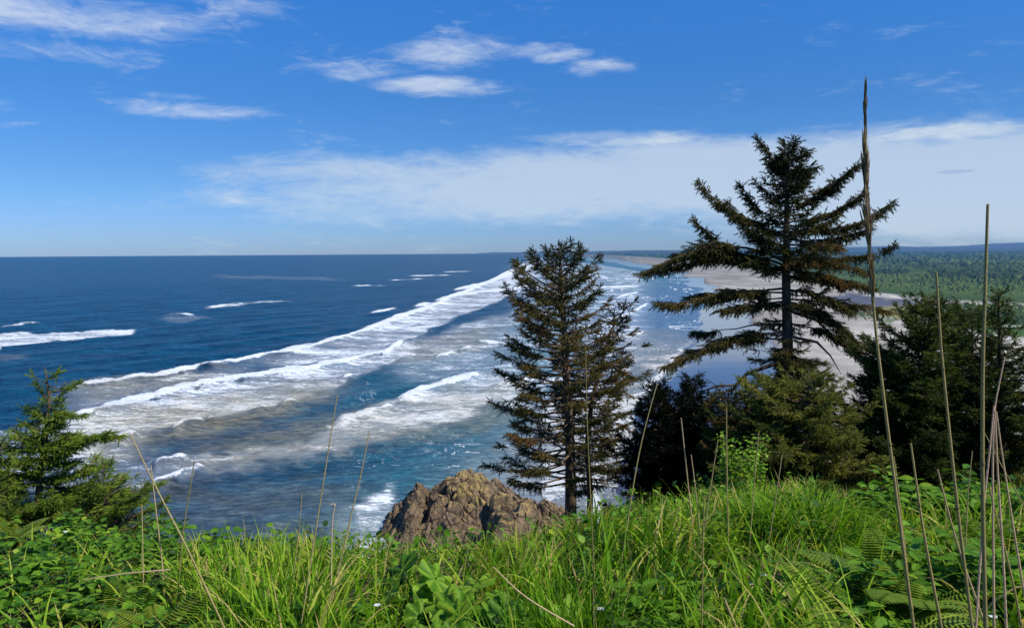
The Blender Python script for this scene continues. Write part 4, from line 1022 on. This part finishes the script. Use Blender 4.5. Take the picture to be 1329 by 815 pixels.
# --- dry stalks
def stalk(pts, Y, wpx, label, tint=.4, head=None, group='dry stalks rising from the grass', name='dry_stalk', extend=True, joints=True, bent=None):
    P = [at(u, v, Y) for u, v in pts]
    # run down to the soil
    last = P[-1]; d = (P[-1]-P[-2]).normalized(); g = float(gz(last.x, last.y))
    if extend and last.z > g:
        k = (last.z-g+.02)/max(.3, -d.z); P.append(last+d*k)
    base = P[-1]
    # resample
    Q = []
    for i in range(len(P)-1):
        for s_ in range(4): Q.append(P[i].lerp(P[i+1], s_/4))
    Q.append(P[-1])
    for it in range(3): Q = [Q[0]]+[(Q[i-1]+Q[i]*2+Q[i+1])/4 for i in range(1, len(Q)-1)]+[Q[-1]]
    r = wpx*.76/FP*Y/2; nq = len(Q)
    rad = [r*(.55+.45*i/(nq-1)) for i in range(nq)]
    root = empty(name, tuple(base), label, 'dry stalk', group)
    mb = MB(); mb.tube(Q, rad, 7, tint, bump=.1)
    if joints:
        for i in range(5, nq-1, 6): mb.tube([Q[i]+(Q[i+1]-Q[i]).normalized()*-.006, Q[i], Q[i]+(Q[i+1]-Q[i]).normalized()*.006], [rad[i]*1.0, rad[i]*1.35, rad[i]*1.0], 7, tint-.2)
    mb.build('stem', M['straw'], root)
    if head:
        hb = MB(); top, bot, wid = head; O, D, T = [], [], []
        # positions along the top portion of the stem
        cum = [0]
        for i in range(1, nq): cum.append(cum[-1]+(Q[i]-Q[i-1]).length)
        n_ = int(260*top) if top > 0 else 60
        for k in range(n_):
            f = bot*(k+random.random())/n_*1.0
            q = f*cum[-1]; i = max(j for j in range(nq) if cum[j] <= q); pp = Q[i].lerp(Q[min(i+1, nq-1)], min(1, (q-cum[i])/max(1e-5, cum[min(i+1, nq-1)]-cum[i])))
            dr = (Q[max(i-1, 0)]-Q[min(i+1, nq-1)]).normalized(); rel = f/bot
            sp_ = wid*(.15+.85*math.sin(math.pi*min(1, rel*.80+.05))**1.3)*(1+.5*math.sin(rel*23))
            o_ = Vector((random.gauss(0, 1), random.gauss(0, 1), 0)).normalized()*sp_*random.random()
            O.append(tuple(pp+o_)); D.append(tuple((dr*1.0+o_/max(wid, 1e-4)*.16)*random.uniform(.014, .038))); T.append(random.random())
        Xv, Yv, Zv, L = frames(A(D), rng.uniform(0, 6, len(D)))
        hb.stamp(LEAFN[0], LEAFN[1], O, Xv*L*1.4, Yv*L*.26, Zv*L*.26, A(T))
        hb.build('seed_head', M['seed'], root, smooth=False)
    return root
stalk([(1123, 122), (1123, 200), (1126, 300), (1135, 420), (1150, 540), (1168, 680), (1186, 815)], 1.9, 6.5, 'tallest dry stalk with a long brown seed head, in front of the tallest spruce', .35, head=(2.4, .25, .0055))
stalk([(1282, 265), (1279, 360), (1275, 480), (1275, 640), (1279, 815)], 1.7, 8.5, 'thickest straight olive stalk without a seed head near the right edge', .25)
stalk([(1215, 352), (1221, 450), (1232, 560), (1246, 690), (1262, 815)], 1.9, 6.5, 'thick stalk broken off below the horizon, between the two tallest stalks', .3)
stalk([(1182, 575), (1191, 640), (1200, 700), (1222, 815)], 2.1, 6, 'short thick stalk with a blunt broken top beside the tallest stalk', .35)
stalk([(1217, 609), (1232, 670), (1250, 730), (1273, 795)], 2.2, 4.5, 'short pale stalk leaning right beneath the broken thick stalk', .7)
stalk([(1290, 527), (1284, 590), (1277, 650), (1270, 760)], 2.0, 4.5, 'pinkish straw leaning left, leftmost of three meeting at one point', 1.0)
stalk([(1291, 527), (1295, 620), (1302, 720), (1306, 815)], 2.0, 5, 'pinkish upright straw, middle one of three meeting at one point', .9)
stalk([(1293, 534), (1302, 600), (1316, 690), (1331, 780)], 2.05, 4.5, 'pinkish straw leaning right, rightmost of three meeting at one point', .8)
stalk([(1304, 463), (1297, 497), (1290, 530), (1288, 600), (1289, 700)], 2.1, 4, 'thin forked straw rising above the three pale straws', .9)
stalk([(1278, 562), (1300, 605), (1329, 655), (1350, 700)], 2.4, 3, 'thin grey stalk slanting down to the right edge', .3)
stalk([(1284, 633), (1296, 680), (1316, 760), (1326, 815)], 2.1, 5, 'short brown stalk slanting behind the pale straws', .35)
stalk([(1160, 592), (1165, 630), (1172, 690)], 3.6, 3.2, 'thin grey stalk behind the tallest stalk in the dark gap', .5)
stalk([(1262, 585), (1256, 640), (1254, 690)], 3.6, 2.5, 'thin grey stalk left of the thickest straight stalk', .5)
stalk([(479, 560), (470, 610), (460, 650), (451, 690)], 3.6, 3, 'thin stalk standing against the water, right one of the pair over the surf', .6)
stalk([(438, 512), (430, 560), (419, 630), (408, 700)], 3.4, 3, 'thin taller stalk against the water, left one of the pair over the surf', .55)
stalk([(392, 640), (389, 680), (384, 720)], 3.8, 2.2, 'short thin stalk left of the pair over the surf', .5)
stalk([(428, 655), (436, 652), (431, 670), (430, 740)], 3.6, 3, 'pale stalk with a hooked tip below the surf pair', .9, extend=True)
stalk([(170, 565), (205, 638), (244, 712), (290, 812)], 2.9, 3.8, 'long brown stalk leaning left across the left hand waves', .5)
stalk([(252, 597), (246, 640), (237, 690), (234, 730)], 4.0, 3, 'thin dark stalk with a bent tip right of the leaning brown stalk', .2)
stalk([(196, 604), (202, 660), (210, 721), (212, 760)], 4.1, 3, 'thin pale stalk rising behind the leaning brown stalk', .7)
stalk([(184, 655), (185, 700), (186, 760)], 4.2, 3, 'thin upright stalk by the tip of the young spruce branch', .6)
stalk([(853, 497), (836, 557), (825, 610), (814, 680)], 4.0, 3.2, 'long thin stalk leaning right before the left dark spruce', .5)
stalk([(884, 542), (890, 600), (897, 665)], 4.1, 3, 'pale straight stalk before the black spruces, left one of two', .7)
stalk([(897, 590), (901, 620), (906, 665)], 4.1, 2.6, 'short pale stalk before the black spruces, right one of two', .7)
stalk([(943, 528), (943, 600), (945, 690)], 4.0, 3, 'straight grey stalk in front of the lime shrub', .5)
stalk([(932, 570), (924, 620), (916, 675)], 4.0, 2.8, 'brown stalk leaning right at the left side of the lime shrub', .5)
stalk([(985, 560), (980, 610), (975, 680)], 4.0, 2.4, 'thin stalk at the right side of the lime shrub', .5)
stalk([(760, 448), (761, 510), (763, 573), (769, 700)], 3.6, 2.2, 'very thin stalk rising in front of the slender leaning spruce', .25)
stalk([(914, 642), (912, 720), (911, 815)], 3.0, 3.4, 'brown upright stalk in the bottom middle of the grass', .4)
stalk([(939, 775), (956, 815)], 2.7, 8, 'thick short brown stub leaning left at the bottom edge', .5)
stalk([(1015, 590), (1008, 640), (1000, 690)], 4.2, 2.4, 'thin stalk rising from the large arching tussock', .55)
stalk([(108, 752), (160, 744), (220, 739)], 3.6, 3.2, 'dry stem lying flat across the leafy plants on the left', .75, extend=False)
stalk([(640, 735), (680, 775), (745, 812)], 2.9, 3.2, 'dry stem lying slanted over the big round leaves', .75, extend=False)

# ------------------------------------------------------------------ light and sky
SUN_AZ, SUN_EL = R(117), R(48)      # azimuth clockwise from the view direction (+Y)
sd = bpy.data.lights.new('sun', 'SUN'); so = bpy.data.objects.new('sun', sd); COL.objects.link(so)
sd.energy = 5.0; sd.angle = R(.53); sd.color = (1, .955, .88)
sv = Vector((math.sin(SUN_AZ)*math.cos(SUN_EL), math.cos(SUN_AZ)*math.cos(SUN_EL), math.sin(SUN_EL)))
so.rotation_euler = sv.to_track_quat('Z', 'Y').to_euler(); so.location = (20, -5, 80)
w = bpy.data.worlds.new('World'); scene.world = w; w.use_nodes = True; nt = w.node_tree
for q in list(nt.nodes): nt.nodes.remove(q)
n = N(nt)
sky = n('ShaderNodeTexSky', sky_type='NISHITA'); sky.sun_disc = False; sky.sun_elevation = SUN_EL; sky.sun_rotation = SUN_AZ; sky.altitude = 50
sky.air_density = 1.0; sky.dust_density = .25; sky.ozone_density = 2.5
tc = n('ShaderNodeTexCoord').outputs['Generated']
sx = n('ShaderNodeSeparateXYZ'); n.link(tc, sx.inputs[0])
az = n.math('ARCTAN2', sx.outputs[0], sx.outputs[1]); el = n.math('ARCSINE', sx.outputs[2])
skyc = sky.outputs[0]
skyc = n.mix(1.0, skyc, n.ramp(n.math('MULTIPLY', el, 1.6), [(0.0, (.44, .68, 1.30)), (.07, (.40, .68, 1.30)), (.16, (.34, .65, 1.16)), (.3, (.28, .67, 1.19)), (.5, (.25, .80, 1.48)), (1, (.25, .80, 1.5))]), 'MULTIPLY')
def azel(u, v):
    d_ = ray(u, v).normalized(); return math.atan2(d_.x, d_.y), math.asin(d_.z)
cv = n('ShaderNodeCombineXYZ'); n.link(az, cv.inputs[0]); n.link(n.math('MULTIPLY', el, 3.6), cv.inputs[1])
f1 = n.noise(cv.outputs[0], 7, 7, .62, .6); f2 = n.noise(n.mapping(cv.outputs[0], (1, 1, 1), (0, 0, .12)), 24, 5, .65, .8)
ff = n.math('ADD', n.math('MULTIPLY', f1, .65), n.math('MULTIPLY', f2, .35))
def ell(u, v, ru, rv, st_, soft=1.0, tilt=0):
    a0, e0 = azel(u, v)
    da = n.math('SUBTRACT', az, a0); de = n.math('SUBTRACT', n.math('SUBTRACT', el, e0), n.math('MULTIPLY', da, tilt))
    r2 = n.math('ADD', n.math('POWER', n.math('DIVIDE', da, ru/FP), 2.0), n.math('POWER', n.math('DIVIDE', de, rv/FP), 2.0))
    return n.math('MULTIPLY', n.math('SUBTRACT', 1.0, r2, clamp=True), st_)
cl = None
for a_ in [(595, 70, 105, 28, 1.05), (575, 112, 130, 17, 1.15), (700, 70, 75, 16, .95), (775, 88, 70, 14, .75), (450, 92, 110, 18, .75), (240, 143, 130, 14, 1.0), (230, 126, 60, 7, .6), (60, 66, 150, 18, .9), (60, 18, 260, 34, 1.0, 1, .08), (0, 0, 160, 40, 1.0), (0, 135, 40, 8, .6), (300, 5, 160, 14, .7)]:
    e = ell(*a_); cl = e if cl is None else n.math('MAXIMUM', cl, e)
cmask = n.math('MULTIPLY', n.sm(n.math('ADD', n.math('MULTIPLY', cl, .42), n.math('MULTIPLY', n.math('SUBTRACT', ff, .5), 1.5)), .08, .70), .74)
# long low veil
band_ = n.math('MAXIMUM', ell(900, 232, 700, 62, 1.0, 1, .03), ell(1330, 235, 520, 78, 1.2, 1, .01))
band_ = n.math('MAXIMUM', band_, ell(470, 225, 260, 30, .6, 1, .0))
bmask = n.math('MULTIPLY', n.sm(n.math('ADD', n.math('MULTIPLY', band_, .95), n.math('MULTIPLY', n.math('SUBTRACT', ff, .5), 1.7)), .05, .80), .76)
wisp = n.math('MULTIPLY', n.sm(n.math('ADD', n.math('MULTIPLY', n.math('MAXIMUM', n.math('MAXIMUM', ell(1230, 172, 170, 13, 1.0), ell(790, 180, 160, 16, .9)), ell(1010, 185, 90, 9, .7)), .5), n.math('SUBTRACT', ff, .5)), .15, .5), .45)
bmask = n.math('MAXIMUM', bmask, n.math('ADD', n.math('MULTIPLY', bmask, .75), wisp, clamp=True))
skyc = n.mix(bmask, skyc, (5.8, 6.9, 8.2, 1))
skyc = n.mix(cmask, skyc, (7.3, 8.0, 8.9, 1))
lc = n.math('MULTIPLY', n.sm(n.math('ADD', ell(1240, 223, 24, 3, 1.0), n.math('MULTIPLY', n.math('SUBTRACT', f2, .5), .8)), .2, .6), .6)
skyc = n.mix(lc, skyc, (3.4, 4.6, 7.0, 1))
bg = n('ShaderNodeBackground'); n.link(skyc, bg.inputs[0]); bg.inputs[1].default_value = .10
o = n('ShaderNodeOutputWorld'); n.link(bg.outputs[0], o.inputs[0])

scene.render.engine = 'CYCLES'
scene.view_settings.view_transform = 'Standard'; scene.view_settings.look = 'None'; scene.view_settings.exposure = 0; scene.view_settings.gamma = 1
scene.cycles.max_bounces = 6; scene.cycles.transparent_max_bounces = 8
scene.cycles.sample_clamp_indirect = 4
